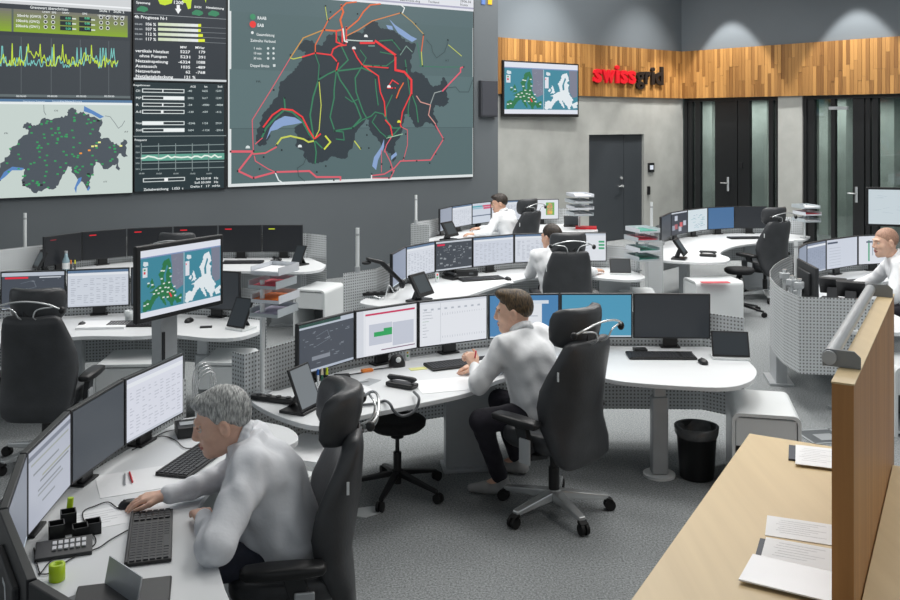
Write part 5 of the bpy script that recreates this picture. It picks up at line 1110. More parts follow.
# coiled cord from the telephone to the desk edge
pts = [P_(414, 392, .765), PY(419, 398, 5.73), PY(417, 407, 5.70), PY(412, 413, 5.68), PY(402, 416, 5.66), PY(394, 411, 5.62), PY(390, 404, 5.62), P_(384, 401, .752), P_(372, 404, .752), P_(358, 405, .752)]
b = MB(); b.tube(smoothpts(pts, 6), .009, 8); tag(b.build('coiled_cord', M_grey), 'grey coiled telephone cord looping below the central desk edge', 'cord')
# small things on the grey-haired man's desk
e = empty('pen_box', P_(72, 538), .45, 'black three-compartment pen box behind the button panel', 'pen box')
for x, y, h in ((-.06, -.01, .08), (-.01, .07, .09), (.03, -.03, .06), (.085, .02, .05)):
    b = MB(); w = .062
    b.box((x, y, .003), (w, w, .006))
    for sx in (-1, 1): b.box((x+sx*(w/2-.002), y, h/2), (.004, w, h)); b.box((x, y+sx*(w/2-.002), h/2), (w, .004, h))
    b.build('compartment', M_black, e)
b = MB(); b.cyl((0, 0, 0), (.006, .012, .115), .013, .013); o = b.build('highlighter', mat('lime_plastic', (176, 206, 20), .4, noise=(8, .05))); o.location = P_(72, 534)+Vector((-.04, .058, .012)); tag(o, 'lime green highlighter standing in the black pen box', 'pen')
e = empty('button_panel', P_(64, 553), .35, 'dark desk panel with two rows of white buttons', 'button panel'); e.scale = (.72, .72, .72)
b = MB(); b.add([(x, y, z) for x in (-.15, .15) for y, z in ((-.075, 0), (-.075, .02), (.075, .055), (.075, 0))], [(0, 1, 2, 3), (7, 6, 5, 4), (0, 4, 5, 1), (1, 5, 6, 2), (2, 6, 7, 3), (3, 7, 4, 0)]); b.build('case', M_dark, e, bev=.004)
bt = None
for i in range(6):
    for j in range(2):
        if bt is None: b = MB(); b.box((0, 0, 0), (.022, .03, .01)); bt = b.build('button', mat('button_white', (206, 208, 212), .4, noise=(10, .03)), e, bev=.002); k = bt
        else: k = bt.copy(); link(k, e)
        k.location = (-.05+i*.031, -.012+j*.042, .040+j*.010); k.rotation_euler = (.23, 0, 0)
e = empty('tape_roll', P_(57, 580), 0, 'yellow-green roll of tape standing beside the button panel', 'tape')
b = MB(); b.loft([ring(.028, 0, 24), ring(.03, .003, 24), ring(.03, .062, 24), ring(.016, .063, 24), ring(.016, .01, 24)]); b.build('roll', MATS['lime_plastic'], e)
sheet(143, 480, DZ, .42, .30, .45, 'large blank white paper with pens lying beyond the mouse', h=.002)
sheet(102, 518, DZ, .30, .21, .5, 'white printed sheet under the striped monitor', lines=6, h=.001)
def pen(px, py, rz, m, label, L=.14, z=DZ+.004):
    b = MB(); b.cyl((-L/2, 0, .005), (L/2, 0, .005), .0045, .0045, 8); b.cyl((L/2, 0, .005), (L/2+.012, 0, .005), .0045, .001, 8); o = b.build('pen', m); o.location = PX(px, py, z); o.rotation_euler = (0, 0, rz); tag(o, label, 'pen', 'loose pens')
pen(131, 478, 2.0, M_red, 'red pen on the large white paper'); pen(125, 480, 1.9, M_lgrey, 'grey pen beside the red pen on the large white paper')
e = empty('notebook', P_(124, 592), 0.25, 'closed black notebook at the bottom edge of the grey-haired man\'s desk', 'notebook')
b = MB(); b.box((0, -.09, .008), (.34, .30, .016)); b.build('cover', M_black, e, bev=.006)
e = empty('laptop', P_(100, 606), -.75, 'thin grey laptop lid at the bottom left corner', 'laptop')
b = MB(); b.box((0, 0, .008), (.24, .16, .014)); b.build('base', M_grey, e, bev=.004); b = MB(); b.bar((0, .08, .015), (0, .10, .11), .24, .006); b.build('lid', M_alu, e)
e = empty('junction_box', P_(187, 434), .4, 'small black box with cables at the far end of the grey-haired man\'s desk', 'box'); b = MB(); b.box((0, 0, .03), (.12, .16, .06)); b.build('case', M_black, e, bev=.006); b = MB(); b.box((0, 0, .061), (.08, .06, .003)); b.build('plate', M_lgrey, e)
def cable(pts, label, r=.0026, m=None, name='cable'):
    b = MB(); b.tube(smoothpts([PX(x, y, DZ+.006) if len(q) == 2 else PX(x, y, q[2]) for q in pts for x, y in [q[:2]]], 6), r, 6); tag(b.build(name, m or M_rubber), label, 'cable', 'black desk cables')
cable([(127, 508), (118, 508), (108, 502), (95, 506), (83, 512), (86, 525), (96, 540), (88, 549), (70, 553), (52, 560), (40, 574)], 'black mouse cable curling past the button panel')
cable([(128, 530), (110, 540), (98, 548), (80, 554), (66, 562), (50, 573), (38, 574)], 'black keyboard cable running to the rear monitor')
cable([(132, 450), (140, 446), (150, 440), (165, 432), (180, 429)], 'black cable from the white table monitor to the black box')
cable([(150, 440), (162, 436), (175, 440), (185, 448), (200, 447)], 'black cable looping in front of the black box')
cable([(34, 548), (36, 560), (40, 574)], 'short black cable at the left picture edge')
# small things on the central desk
def marker(px, py, z0, col, label, h=.13, cap=None):
    p = PX(px, py, z0); e = empty('marker_pen', p, 0, label, 'pen', 'standing marker pens'); b = MB(); b.cyl((0, 0, 0), (0, 0, h*.68), .008, n=10); b.build('barrel', mat('mk%d%d%d' % col, col, .4, noise=(9, .05)), e); b = MB(); b.cyl((0, 0, h*.68), (0, 0, h), .009, .007, 10); b.build('cap', mat('mc%d%d%d' % (cap or col), cap or col, .4, noise=(9, .05)), e)
marker(322, 388, DZ, (40, 110, 90), 'dark green marker standing beside the tall touch terminal', .13, (225, 215, 190)); marker(327, 389, DZ, (30, 32, 34), 'black and lime marker standing beside the tall touch terminal', .14, (196, 214, 40)); marker(318, 386, DZ, (225, 228, 230), 'white marker with blue cap beside the tall touch terminal', .11, (40, 96, 176))
e = empty('web_camera', P_(342, 380), .2, 'small black box on the central desk above the foreground headrest', 'device'); b = MB(); b.box((0, 0, .022), (.11, .07, .03)); b.build('case', M_black, e, bev=.008); b = MB(); b.cyl((.02, -.036, .02), (.02, -.03, .02), .012); b.build('lens', M_cab, e)
b = MB(); b.box((0, 0, .012), (.085, .035, .02)); o = b.build('stapler', mat('orange_plastic', (232, 132, 48), .4, noise=(9, .05)), bev=.005); o.location = P_(367, 372); o.rotation_euler = (0, 0, .5); tag(o, 'orange stapler on the central desk', 'stapler')
pen(352, 375, .5, M_black, 'black pen left of the orange stapler'); pen(383, 369, .45, M_black, 'black pen right of the orange stapler'); pen(358, 383, .55, M_lgrey, 'grey pen below the orange stapler')
sheet(369, 382, DZ, .10, .15, -.5, 'grey leaflet on the central desk beside the handset', M_lgrey, .002)
sheet(418, 369, DZ, .12, .06, .35, 'pale yellow sticky notes in front of the white document monitor', mat('sticky', (222, 222, 150), .8, noise=(4, .03)), .004)
sheet(447, 385, DZ, .42, .30, .3, 'white papers under the young man\'s arm', h=.002); sheet(345, 390, DZ, .30, .21, .6, 'white handwritten sheet beside the foreground headrest', lines=4, h=.001)
e = empty('speaker_ball', P_(397, 366), .3, 'small black rounded speaker under the green bar monitor', 'speaker'); b = MB(); b.loft([[(x, y, z) for x, y in superel(w, d, 18, .8)] for z, w, d in ((0, .06, .05), (.03, .058, .045), (.07, .04, .03), (.085, .02, .015))]); b.build('case', M_black, e); b = MB(); b.sphere((-.0, -.045, .055), (.02, .008, .02)); b.build('badge', M_cab, e)
e = empty('key_switch_block', P_(407, 360), .3, 'small white block with red, yellow and green lamps', 'block'); b = MB(); b.box((0, 0, .05), (.035, .03, .10)); b.build('case', M_cab, e, bev=.003)
for z, c in ((.082, (226, 40, 40)), (.058, (226, 190, 40)), (.034, (60, 160, 80))): b = MB(); b.sphere((0, -.016, z), .008, 8); b.build('lamp', mat('lamp%d%d%d' % c, c, .3, noise=(9, .03)), e)
e = empty('key_switch_block', P_(437, 282), .3, 'white block with coloured lamps on the middle desk', 'block'); b = MB(); b.box((0, 0, .05), (.04, .03, .10)); b.build('case', M_cab, e, bev=.003)
for z, c in ((.082, (226, 40, 40)), (.05, (60, 160, 80))): b = MB(); b.sphere((0, -.016, z), .01, 8); b.build('lamp', MATS['lamp%d%d%d' % c], e)
sheet(640, 351, DZ, .10, .08, 0, 'small black pad left of the keyboard before the switched-off monitor', M_black, .02, 'pad', 'pad')
sheet(586, 228.5, DZ, .34, .26, -.15, 'red folder on the farthest desk below the trays', M_red, .03, 'folder', 'folder')
sheet(498, 282, DZ, .3, .2, .3, 'white sheet on the middle desk beside the mouse', h=.002)
# cable clusters and clips on the panel of the middle desk
e = empty('radio_handset', PX(383, 273, 1.0), .4, 'black handset clipped on the panel at the left of the middle desk', 'handset')
b = MB(); b.bar((-.17, 0, .15), (.0, 0, .10), .07, .03, w2=.06, h2=.04); b.bar((-.02, 0, .11), (.19, 0, -.10), .06, .045, w2=.07, h2=.035); b.build('handset_body', M_black, e, bev=.012)
for q, r in (((-.17, 0, .11), (.05, .025, .02)), ((.2, 0, -.12), (.035, .03, .05))): b = MB(); b.sphere(q, r); b.build('end_cap', M_dark, e)
b = MB(); b.tube(smoothpts([(.2, 0, -.12), (.12, -.02, -.2), (.05, -.04, -.12), (.0, -.03, -.24), (-.1, 0, -.22)], 5), .006); b.build('cord', M_chrome, e)
for i, (x, y, lb) in enumerate(((366, 296, 'black power strip with sockets at the left of the middle desk'), (262, 403, 'black power strip at the left end of the central desk'))):
    p = P_(x, y) if i == 0 else P_(266, 401); e = empty('power_strip', p, .2 if i == 0 else -.35, lb, 'power strip', 'black power strips'); b = MB(); b.box((.05, 0, .02), (.30, .05, .03)); b.build('case', M_black, e, bev=.006)
    for k in range(4): b = MB(); b.cyl((-.05+k*.07, 0, .035), (-.05+k*.07, 0, .042), .018); b.build('socket', M_dark, e)
# bottle and pens on the dark monitor desk
e = empty('glass_bottle', P_(66, 272), 0, 'pale blue glass bottle beside the dark monitor row', 'bottle'); b = MB(); b.loft([ring(.04, 0, 16), ring(.042, .02, 16), ring(.042, .13, 16), ring(.02, .18, 16), ring(.018, .22, 16)]); b.build('body', mat('bottle_glass', (140, 166, 176), .15, noise=(6, .05)), e); b = MB(); b.cyl((0, 0, .22), (0, 0, .245), .02); b.build('cap', M_lgrey, e); b = MB(); b.cyl((0, 0, .04), (0, 0, .11), .0425, n=16); b.build('paper_label', M_cab, e)
for k, (x, c, cp_) in enumerate(((71, (40, 42, 44), (226, 130, 50)), (75, (40, 42, 44), (214, 214, 60)))): marker(x, 272, DZ, c, ('orange', 'yellow')[k]+' capped marker beside the pale blue bottle', .14, cp_)
# mounting clutter behind the bald man's panel, all separate clamps
for k, (x, y) in enumerate(((776, 283), (783, 290), (790, 293))):
    p = PX(x, y, .98)+Vector((.1, .05, 0)); e = empty('monitor_clamp', (p.x, p.y, .74), .5*k, ('first', 'second', 'third')[k]+' metal monitor clamp from the left behind the ribbed panel', 'clamp', 'metal clamps behind the panel')
    b = MB(); b.cyl((0, 0, 0), (0, 0, .36), .022); b.build('post', M_chrome, e); b = MB(); b.box((0, 0, .30), (.09, .07, .06)); b.box((.05, .03, .22), (.08, .05, .05)); b.build('knuckle', M_alu, e, bev=.008); b = MB(); b.tube(smoothpts([(0, 0, .32), (.06, .04, .30), (.1, .02, .18), (.12, .05, .05)], 5), .009); b.build('hose', M_black, e)
for k, (x, y, s) in enumerate(((836, 303, .10), (852, 306, .12), (868, 309, .1), (842, 318, .14))): sheet(x, y, DZ+.0, .22, .15, 2.4+.2*k, ('first', 'second', 'third', 'fourth')[k]+' white paper pad from the left behind the metal rail', M_paper, .02, 'paper_pad', 'paper pad', 'paper pads behind the rail')
sheet(690, 247, DZ, .3, .2, .5, 'papers with a red mark on the desk before the glass doors', M_paper, .01)
sheet(104, 326, DZ, .4, .28, .1, 'stack of white papers before the pale table monitor', M_paper, .02)
sheet(206, 327.5, DZ, .1, .05, .2, 'black card lying right of the standing display', M_black, .01, 'card', 'card')
p = PX(312, 451, .56); sheet(309, 452, .563, .40, .32, 1.2, 'pile of white papers on the cabinet behind the grey-haired man', M_paper, .03)
# wire letter rack behind the grey-haired man's desk
e = empty('wire_rack', (-1.47, 5.62, .74), .6, 'chrome wire letter rack beyond the white table monitor', 'rack')
b = MB()
for i in range(4): b.tube(smoothpts([(-.05, i*.03, 0), (-.05, i*.03, .20+.01*i), (.05, i*.03, .23+.01*i), (.05, i*.03, 0)], 3), .004)
b.bar((-.05, 0, .01), (-.05, .09, .01), .01, .01); b.bar((.05, 0, .01), (.05, .09, .01), .01, .01); b.build('wires', M_chrome, e)
# ------------------------------------------------------------------ people: smooth implicit bodies meshed with surface nets
def sdf_mesh(prims, h, warp=None, cut=None):
    lo = np.array([1e9]*3); hi = -lo
    for q in prims:
        if q[0] == 'c': pts = [np.array(q[1])-q[3], np.array(q[1])+q[3], np.array(q[2])-q[4], np.array(q[2])+q[4]]
        else: r = max(q[2]); pts = [np.array(q[1])-r, np.array(q[1])+r]
        if q[-1] < 0: continue
        for p in pts: lo = np.minimum(lo, p); hi = np.maximum(hi, p)
    lo -= .05; hi += .05; n = np.ceil((hi-lo)/h).astype(int)+1
    F = np.full(n, .08, np.float32)
    ax = [lo[i]+h*np.arange(n[i]) for i in range(3)]
    for q in prims:
        k = abs(q[-1]); mg = k+.03
        if q[0] == 'c': a, b, ra, rb = np.array(q[1], float), np.array(q[2], float), q[3], q[4]; plo = np.minimum(a-ra, b-rb)-mg; phi = np.maximum(a+ra, b+rb)+mg
        else: c = np.array(q[1], float); r = max(q[2]); plo = c-r-mg; phi = c+r+mg
        i0 = np.maximum(((plo-lo)/h).astype(int), 0); i1 = np.minimum(((phi-lo)/h).astype(int)+2, n)
        if (i1 <= i0).any(): continue
        X, Y, Z = np.meshgrid(*[ax[i][i0[i]:i1[i]] for i in range(3)], indexing='ij', sparse=True)
        if q[0] == 'c':
            d = b-a; L = max(float(d @ d), 1e-9); t = np.clip(((X-a[0])*d[0]+(Y-a[1])*d[1]+(Z-a[2])*d[2])/L, 0, 1)
            D = np.sqrt((X-a[0]-t*d[0])**2+(Y-a[1]-t*d[1])**2+(Z-a[2]-t*d[2])**2)-(ra+(rb-ra)*t)
        else:
            R = np.array(q[3]); rr = q[2]; P = [X-c[0], Y-c[1], Z-c[2]]; l = [R[0][j]*P[0]+R[1][j]*P[1]+R[2][j]*P[2] for j in range(3)]
            k0 = np.sqrt(sum((l[j]/rr[j])**2 for j in range(3))); k1 = np.sqrt(sum((l[j]/rr[j]**2)**2 for j in range(3)))+1e-9; D = k0*(k0-1)/k1
        sl = tuple(slice(i0[i], i1[i]) for i in range(3)); A = F[sl]
        if q[-1] < 0:
            D = -D; hh = np.clip(.5-.5*(A-D)/k, 0, 1); F[sl] = A+(D-A)*hh+k*hh*(1-hh)
        else:
            hh = np.clip(.5+.5*(A-D)/k, 0, 1); F[sl] = A+(D-A)*hh-k*hh*(1-hh)
    X, Y, Z = np.meshgrid(*ax, indexing='ij', sparse=True)
    if warp is not None: F = F+warp(X, Y, Z)
    if cut is not None: F = np.maximum(F, cut(X, Y, Z))
    F = F.astype(np.float32)
    S_ = F < 0; cs = [(i, j, k) for i in (0, 1) for j in (0, 1) for k in (0, 1)]
    def sh(A, c): return A[c[0]:A.shape[0]-1+c[0], c[1]:A.shape[1]-1+c[1], c[2]:A.shape[2]-1+c[2]]
    cnt = sum(sh(S_, c).astype(np.int8) for c in cs); act = (cnt > 0) & (cnt < 8)
    idx = np.full(act.shape, -1, np.int64); I = np.argwhere(act); idx[act] = np.arange(len(I))
    V = {c: sh(F, c)[act] for c in cs}; acc = np.zeros((len(I), 3)); num = np.zeros(len(I))
    for c in cs:
        for a_ in range(3):
            if c[a_]: continue
            d = list(c); d[a_] = 1; v0, v1 = V[c], V[tuple(d)]; x = (v0 < 0) != (v1 < 0); t = np.where(x, v0/np.where(x, v0-v1, 1), 0)
            p = np.array(c, float)[None, :].repeat(len(I), 0); p[:, a_] = t; acc += p*x[:, None]; num += x
    P = lo+h*(I+acc/num[:, None]); quads = []
    for a_ in range(3):
        u, v = [(1, 2), (2, 0), (0, 1)][a_]
        s0 = [slice(None)]*3; s1 = [slice(None)]*3; s0[a_] = slice(0, -1); s1[a_] = slice(1, None); x = S_[tuple(s0)] != S_[tuple(s1)]
        E = np.argwhere(x); ok = (E[:, u] > 0) & (E[:, v] > 0) & (E[:, u] < S_.shape[u]-1) & (E[:, v] < S_.shape[v]-1); E = E[ok]
        if len(E) == 0: continue
        fl_ = S_[tuple(E.T)]
        def cell(du, dv): C = E.copy(); C[:, u] += du; C[:, v] += dv; return idx[tuple(C.T)]
        q = np.stack([cell(-1, -1), cell(0, -1), cell(0, 0), cell(-1, 0)], 1); q[~fl_] = q[~fl_][:, ::-1]; quads.append(q)
    return P, np.concatenate(quads)

def mesh_obj(name, P, Q, mats, parent, fmat=None, smooth=1):
    me = bpy.data.meshes.new(name); off = np.array(parent.location)
    me.from_pydata((P-off).tolist(), [], Q.tolist())
    for m in mats: me.materials.append(m)
    me.polygons.foreach_set('use_smooth', [True]*len(Q))
    if fmat is not None: me.polygons.foreach_set('material_index', fmat.astype(np.int32))
    me.update(); o = bpy.data.objects.new(name, me); link(o, parent)
    if smooth: s = o.modifiers.new('smooth', 'SMOOTH'); s.factor = .5; s.iterations = smooth
    return o

def V3(*a): return np.array(a, float)
def nz(v): v = np.array(v, float); return v/np.linalg.norm(v)
def hand(pr, W_, d, n, side, curl=.35, s=1., spread=1.):
    d = nz(d); n = np.array(n, float); n = nz(n-d*(n @ d)); l = np.cross(d, n); th = l*(-side)
    kn = []
    for o, L in ((.032, .084), (.011, .09), (-.011, .087), (-.031, .079)):
        k = W_+(d*L+th*o)*s; kn.append(k); pr.append(('c', W_+th*o*.55*s+d*.012*s, k, .0155*s, .0115*s, .014))
    for i, (k, L) in enumerate(zip(kn, (.072, .080, .074, .058))):
        a = 0.; p = k; f = nz(d+th*(.10, .02, -.05, -.12)[i]*spread)
        for j, fr in enumerate((.45, .31, .24)):
            a += curl*(1, 1.15, .8)[j]; q = p+(f*math.cos(a)-n*math.sin(a))*L*fr*s; pr.append(('c', p, q, (.0098, .009, .0082)[j]*s, (.009, .0082, .007)[j]*s, .005)); p = q
    t0 = W_+(d*.022+th*.024)*s; t1 = t0+(d*.032+th*.030-n*.008)*s; t2 = t1+(d*.034+th*.008-n*.008)*s; t3 = t2+(d*.026-th*.004-n*.006)*s
    pr += [('c', t0, t1, .016*s, .0125*s, .012), ('c', t1, t2, .0115*s, .0098*s, .005), ('c', t2, t3, .0098*s, .0078*s, .004)]

def person(label, base, tf, Hp, Nk, Hc, hf, arms, legs, skin, hair, hair_style, shirt, trouser, hs=1.17, res=.0065, belly=0., bulk=1.06, grp='men in white shirts at the desks'):
    """arms: {side: (elbow, wrist, handdir, handnormal, curl)}, legs: [(knee, ankle, toe dir)] left, right"""
    e = empty('person', (base[0], base[1], 0), 0, label, 'person', grp)
    Hp, Nk, Hc = V3(*Hp), V3(*Nk), V3(*Hc); f2 = nz((*tf, 0)); r2 = V3(f2[1], -f2[0], 0); s_ = nz(Nk-Hp)
    hf = nz(hf); hr = nz(np.cross(hf, V3(0, 0, 1))); hu = np.cross(hr, hf); R = np.stack([hr, hf, hu], 1)
    def H(x, y, z): return Hc+R @ (V3(x, y, z)*hs)
    def el(c, r, k): return ('e', H(*c), [v*hs for v in r], R.tolist(), k)
    SH = {-1: Nk-s_*.06-r2*.19, 1: Nk-s_*.06+r2*.19}
    B = [el((0, -.018, .032), (.077, .098, .090), .01), el((0, .030, -.030), (.063, .064, .086), .03), el((0, .044, -.082), (.048, .044, .032), .03), ('c', H(0, .074, -.098), H(0, .078, -.094), .020*hs, .018*hs, .02),
         el((.044, .052, -.018), (.022, .028, .022), .02), el((-.044, .052, -.018), (.022, .028, .022), .02), el((0, .080, .034), (.052, .016, .011), .015),
         ('e', H(.031, .103, .010), [.017*hs]*3, R.tolist(), -.012), ('e', H(-.031, .103, .010), [.017*hs]*3, R.tolist(), -.012),
         ('c', H(0, .090, .022), H(0, .108, -.018), .0085*hs, .0105*hs, .012), ('c', H(0, .102, -.024), H(0, .106, -.022), .012*hs, .011*hs, .008), el((.013, .097, -.026), (.009, .012, .008), .008), el((-.013, .097, -.026), (.009, .012, .008), .008),
         el((0, .094, -.054), (.024, .011, .0062), .006), el((0, .091, -.066), (.021, .012, .0075), .006), ('e', H(0, .112, -.0598), [.022*hs, .012*hs, .0022*hs], R.tolist(), -.003),
         el((.083, -.010, -.004), (.011, .021, .034), .008), el((-.083, -.010, -.004), (.011, .021, .034), .008), el((.096, -.004, .003), (.012, .013, .021), -.005), el((-.096, -.004, .003), (.012, .013, .021), -.005),
         ('c', H(0, -.028, -.05), Nk-s_*.02+f2*.02, .052*hs, .052, .03), ('c', Hp, Nk-s_*.14, .085, .085, .06), ('c', SH[-1], SH[1], .045, .045, .05)]
    SR_ = []; cuffs = []
    for sd in (-1, 1):
        E_, W_, hd, hn, cu = arms[sd]; E_, W_ = V3(*E_), V3(*W_); B += [('c', SH[sd], E_, .042, .036, .03), ('c', E_, W_, .036, .027, .02)]; hand(B, W_, hd, hn, sd, cu, 1.08)
        Wc = W_-nz(W_-E_)*.018
        SR_ += [('c', SH[sd]+r2*sd*.0, E_, .071, .058, .05), ('c', E_, Wc, .058, .040, .035), ('c', Wc-nz(W_-E_)*.05, Wc, .041, .0415, .006)]
    Ch = Nk-s_*.17; Wa = Hp+s_*.12
    SR_ = [q[:3]+(q[3]*(1+(bulk-1)*(1.3 if i % 3 < 2 else 0)), q[4]*(1+(bulk-1)*(1.0 if i % 3 == 0 else 0)), q[5]) for i, q in enumerate(SR_)]; nb = len(SR_)
    for sd in (-1, 1):
        SR_ += [('c', Hp+r2*sd*.085+s_*.0, Wa+r2*sd*.07, .118, .112, .06), ('c', Wa+r2*sd*.07, Ch+r2*sd*.095, .112, .118, .06), ('c', Ch+r2*sd*.095, SH[sd]-r2*sd*.03, .10, .066, .05), ('c', Nk-s_*.005+r2*sd*.03, SH[sd], .056/bulk, .064, .05)]
    SR_ += [('c', Ch-f2*.02, Nk-s_*.03, .105, .075, .05), ('c', Wa-f2*.045, Ch-f2*.06, .11, .115, .06)]
    SR_ = SR_[:nb]+[q[:3]+(q[3]*bulk, q[4]*bulk, q[5]) for q in SR_[nb:]]
    if belly: SR_.append(('e', Wa+f2*.06, [.15, .13, .15], np.stack([r2, f2, s_], 1).tolist(), .06))
    TR_ = [('c', Hp-r2*.09-V3(0, 0, .02), Hp+r2*.09-V3(0, 0, .02), .115, .115, .05)]; shoes = []
    for sd, (Kn, An, td) in zip((-1, 1), legs):
        Kn, An, td = V3(*Kn), V3(*An), nz((*td, 0)); hp = Hp+r2*sd*.09-V3(0, 0, .02)
        TR_ += [('c', hp, Kn, .098, .072, .04), ('c', Kn, An+V3(0, 0, .02), .070, .054, .03)]; B += [('c', hp, Kn, .06, .05, .03), ('c', Kn, An, .05, .036, .02), ('c', An, An+td*.12-V3(0, 0, An[2]-.045), .028, .018, .02)]
        shoes.append((An, td))
    P, Q = sdf_mesh(B, res); ctr = P[Q].mean(1); L_ = (ctr-H(0, .095, -.060)) @ R/hs
    lips = ((L_[:, 0]/.024)**2+(L_[:, 2]/.0125)**2 < 1) & (L_[:, 1] > -.012)
    mesh_obj('body', P, Q, [skin, mat('lip_'+skin.name, (168, 104, 96), .5, noise=(30, .05))], e, lips.astype(int), 1)
    ph = len(label) % 7
    def wrink(X, Y, Z):
        a = np.sin(31*X+17*Z+3*np.sin(13*Y+ph)+ph)*np.sin(23*Y-19*Z+2*np.sin(17*X)); b = np.sin(47*Z+21*X-15*Y+2.5*np.sin(19*X+ph))
        return .006*a+.0034*b
    def neckcut(X, Y, Z):   # open collar
        p = Nk+s_*.028+f2*.0; return (X-p[0])*s_[0]+(Y-p[1])*s_[1]+(Z-p[2])*s_[2]
    P, Q = sdf_mesh(SR_, max(res, .0065), wrink, neckcut); sh_o = mesh_obj('shirt', P, Q, [shirt], e, None, 2)
    # collar ring
    col = []
    ndir = nz(H(0, -.03, -.06)-Nk)
    u1 = nz(f2-ndir*(f2 @ ndir)); u2 = np.cross(ndir, u1); c0 = Nk+ndir*.028
    for i in range(18):
        a0, a1 = [2*math.pi*(j)/18 for j in (i, i+1)]
        if i in (0, 17): continue
        q = [c0+(u1*math.cos(a)*.075+u2*math.sin(a)*.069)-ndir*.012*math.cos(a)*1.6 for a in (a0, a1)]
        col += [('c', q[0], q[1], .009, .009, .004), ('c', q[0]-ndir*.02+0*q[0], q[1]-ndir*.02, .013, .013, .010)]
    P, Q = sdf_mesh(col, .005); mesh_obj('collar', P, Q, [shirt], e, None, 1)
    P, Q = sdf_mesh(TR_, .009, lambda X, Y, Z: .4*wrink(X, Y, Z)); mesh_obj('trousers', P, Q, [trouser], e, None, 2)
    for An, td in shoes:
        pr = [('c', V3(An[0], An[1], .045)-td*.05, V3(An[0], An[1], .042)+td*.09, .042, .04, .02), ('c', V3(An[0], An[1], .042)+td*.09, V3(An[0], An[1], .032)+td*.19, .04, .028, .02), ('c', V3(An[0], An[1], .10)-td*.02, V3(An[0], An[1], .06)-td*.02, .045, .046, .02)]
        P, Q = sdf_mesh(pr, .008, None, lambda X, Y, Z: .004-Z+0*X+0*Y); mesh_obj('shoe', P, Q, [M_shoe], e, None, 1)
    # hair
    hp_ = []
    th, a_, b_, wv = hair_style[:4]
    hp_.append(el((0, -.020, .034), (.0775+th*.25, .099+th*.8, .091+th), .01))
    for c, r in hair_style[4:]: hp_.append(el(c, r, .03))
    def hl(X, Y, Z):
        l = [R[0][j]*(X-Hc[0])+R[1][j]*(Y-Hc[1])+R[2][j]*(Z-Hc[2]) for j in range(3)]; return [v/hs for v in l]
    def hline(x, y, z):
        w = .003*np.sin(120*x+3)+.002*np.sin(210*x+60*y)
        return z-np.interp(y, (-.13, -.085, -.03, .012, .03, .055, .092), (-.085, -.068, -.03, -.022, .014, .040, .070))-a_-w
    def hcut(X, Y, Z):
        x, y, z = hl(X, Y, Z)
        ear = .027-np.sqrt((y+.006)**2+(z+.006)**2+0*x)   # clear around the ears
        return np.maximum(-hline(x, y, z), np.where(np.abs(x) > .060, ear, -1))*.8*hs
    def hwarp(X, Y, Z):
        x, y, z = hl(X, Y, Z); d = np.clip(hline(x, y, z)/b_, 0, 1); d = d*d*(3-2*d)
        tex = np.sin(110*x+40*np.sin(25*y))*.5+np.sin(70*x-50*z+30*y)*.6+np.sin(150*x+90*y)*.3
        return (th+.001)*(1-d)*hs+wv*tex*d
    P, Q = sdf_mesh(hp_, max(res*.62, .004), hwarp, hcut); mesh_obj('hair', P, Q, [hair], e, None, 1)
    off = Vector(e.location)
    for sd in (-1, 1):
        b = MB(); b.sphere(tuple(H(sd*.031, .0735, .010)), .0125*hs, 14); b.build('eye', M_eye, e, True)
        q = H(sd*.031, .0735, .010); g = nz(hf+R[:, 0]*0-V3(0, 0, .1)); b = MB(); b.sphere(tuple(q+g*.0080*hs), .0052*hs, 10); b.build('iris', M_iris, e, True)
        b = MB(); b.tube([Vector(H(sd*x, y, z)) for x, y, z in ((.014, .0925, .030), (.026, .0925, .035), (.040, .084, .034), (.049, .072, .028))], [.0035*hs, .0042*hs, .0038*hs, .002*hs], 6); b.build('eyebrow', hair, e, True)
        b = MB(); b.tube([Vector(H(sd*x, y, z)) for x, y, z in ((.018, .084, .012), (.026, .0885, .0185), (.036, .087, .0185), (.044, .078, .011))], .0028*hs, 6); b.build('eyelid', skin, e, True)
    return e
M_eye = mat('eye_white', (214, 212, 208), .25, noise=(20, .02)); M_iris = mat('iris', (44, 34, 28), .2, noise=(40, .1)); M_shoe = mat('grey_leather', (158, 158, 158), .5, noise=(15, .1))
def skin_mat(n, rgb):
    m = mat(n, rgb, .5, noise=(28, .06), bump=(120, .06)); p = m.node_tree.nodes['Principled BSDF']; p.inputs['Subsurface Weight'].default_value = .12; p.inputs['Subsurface Radius'].default_value = (.012, .005, .003); p.inputs['Subsurface Scale'].default_value = .5; return m
SK1 = skin_mat('skin_warm', (224, 182, 160)); SK2 = skin_mat('skin_fair', (226, 184, 160)); SK3 = skin_mat('skin_tan', (214, 170, 146))
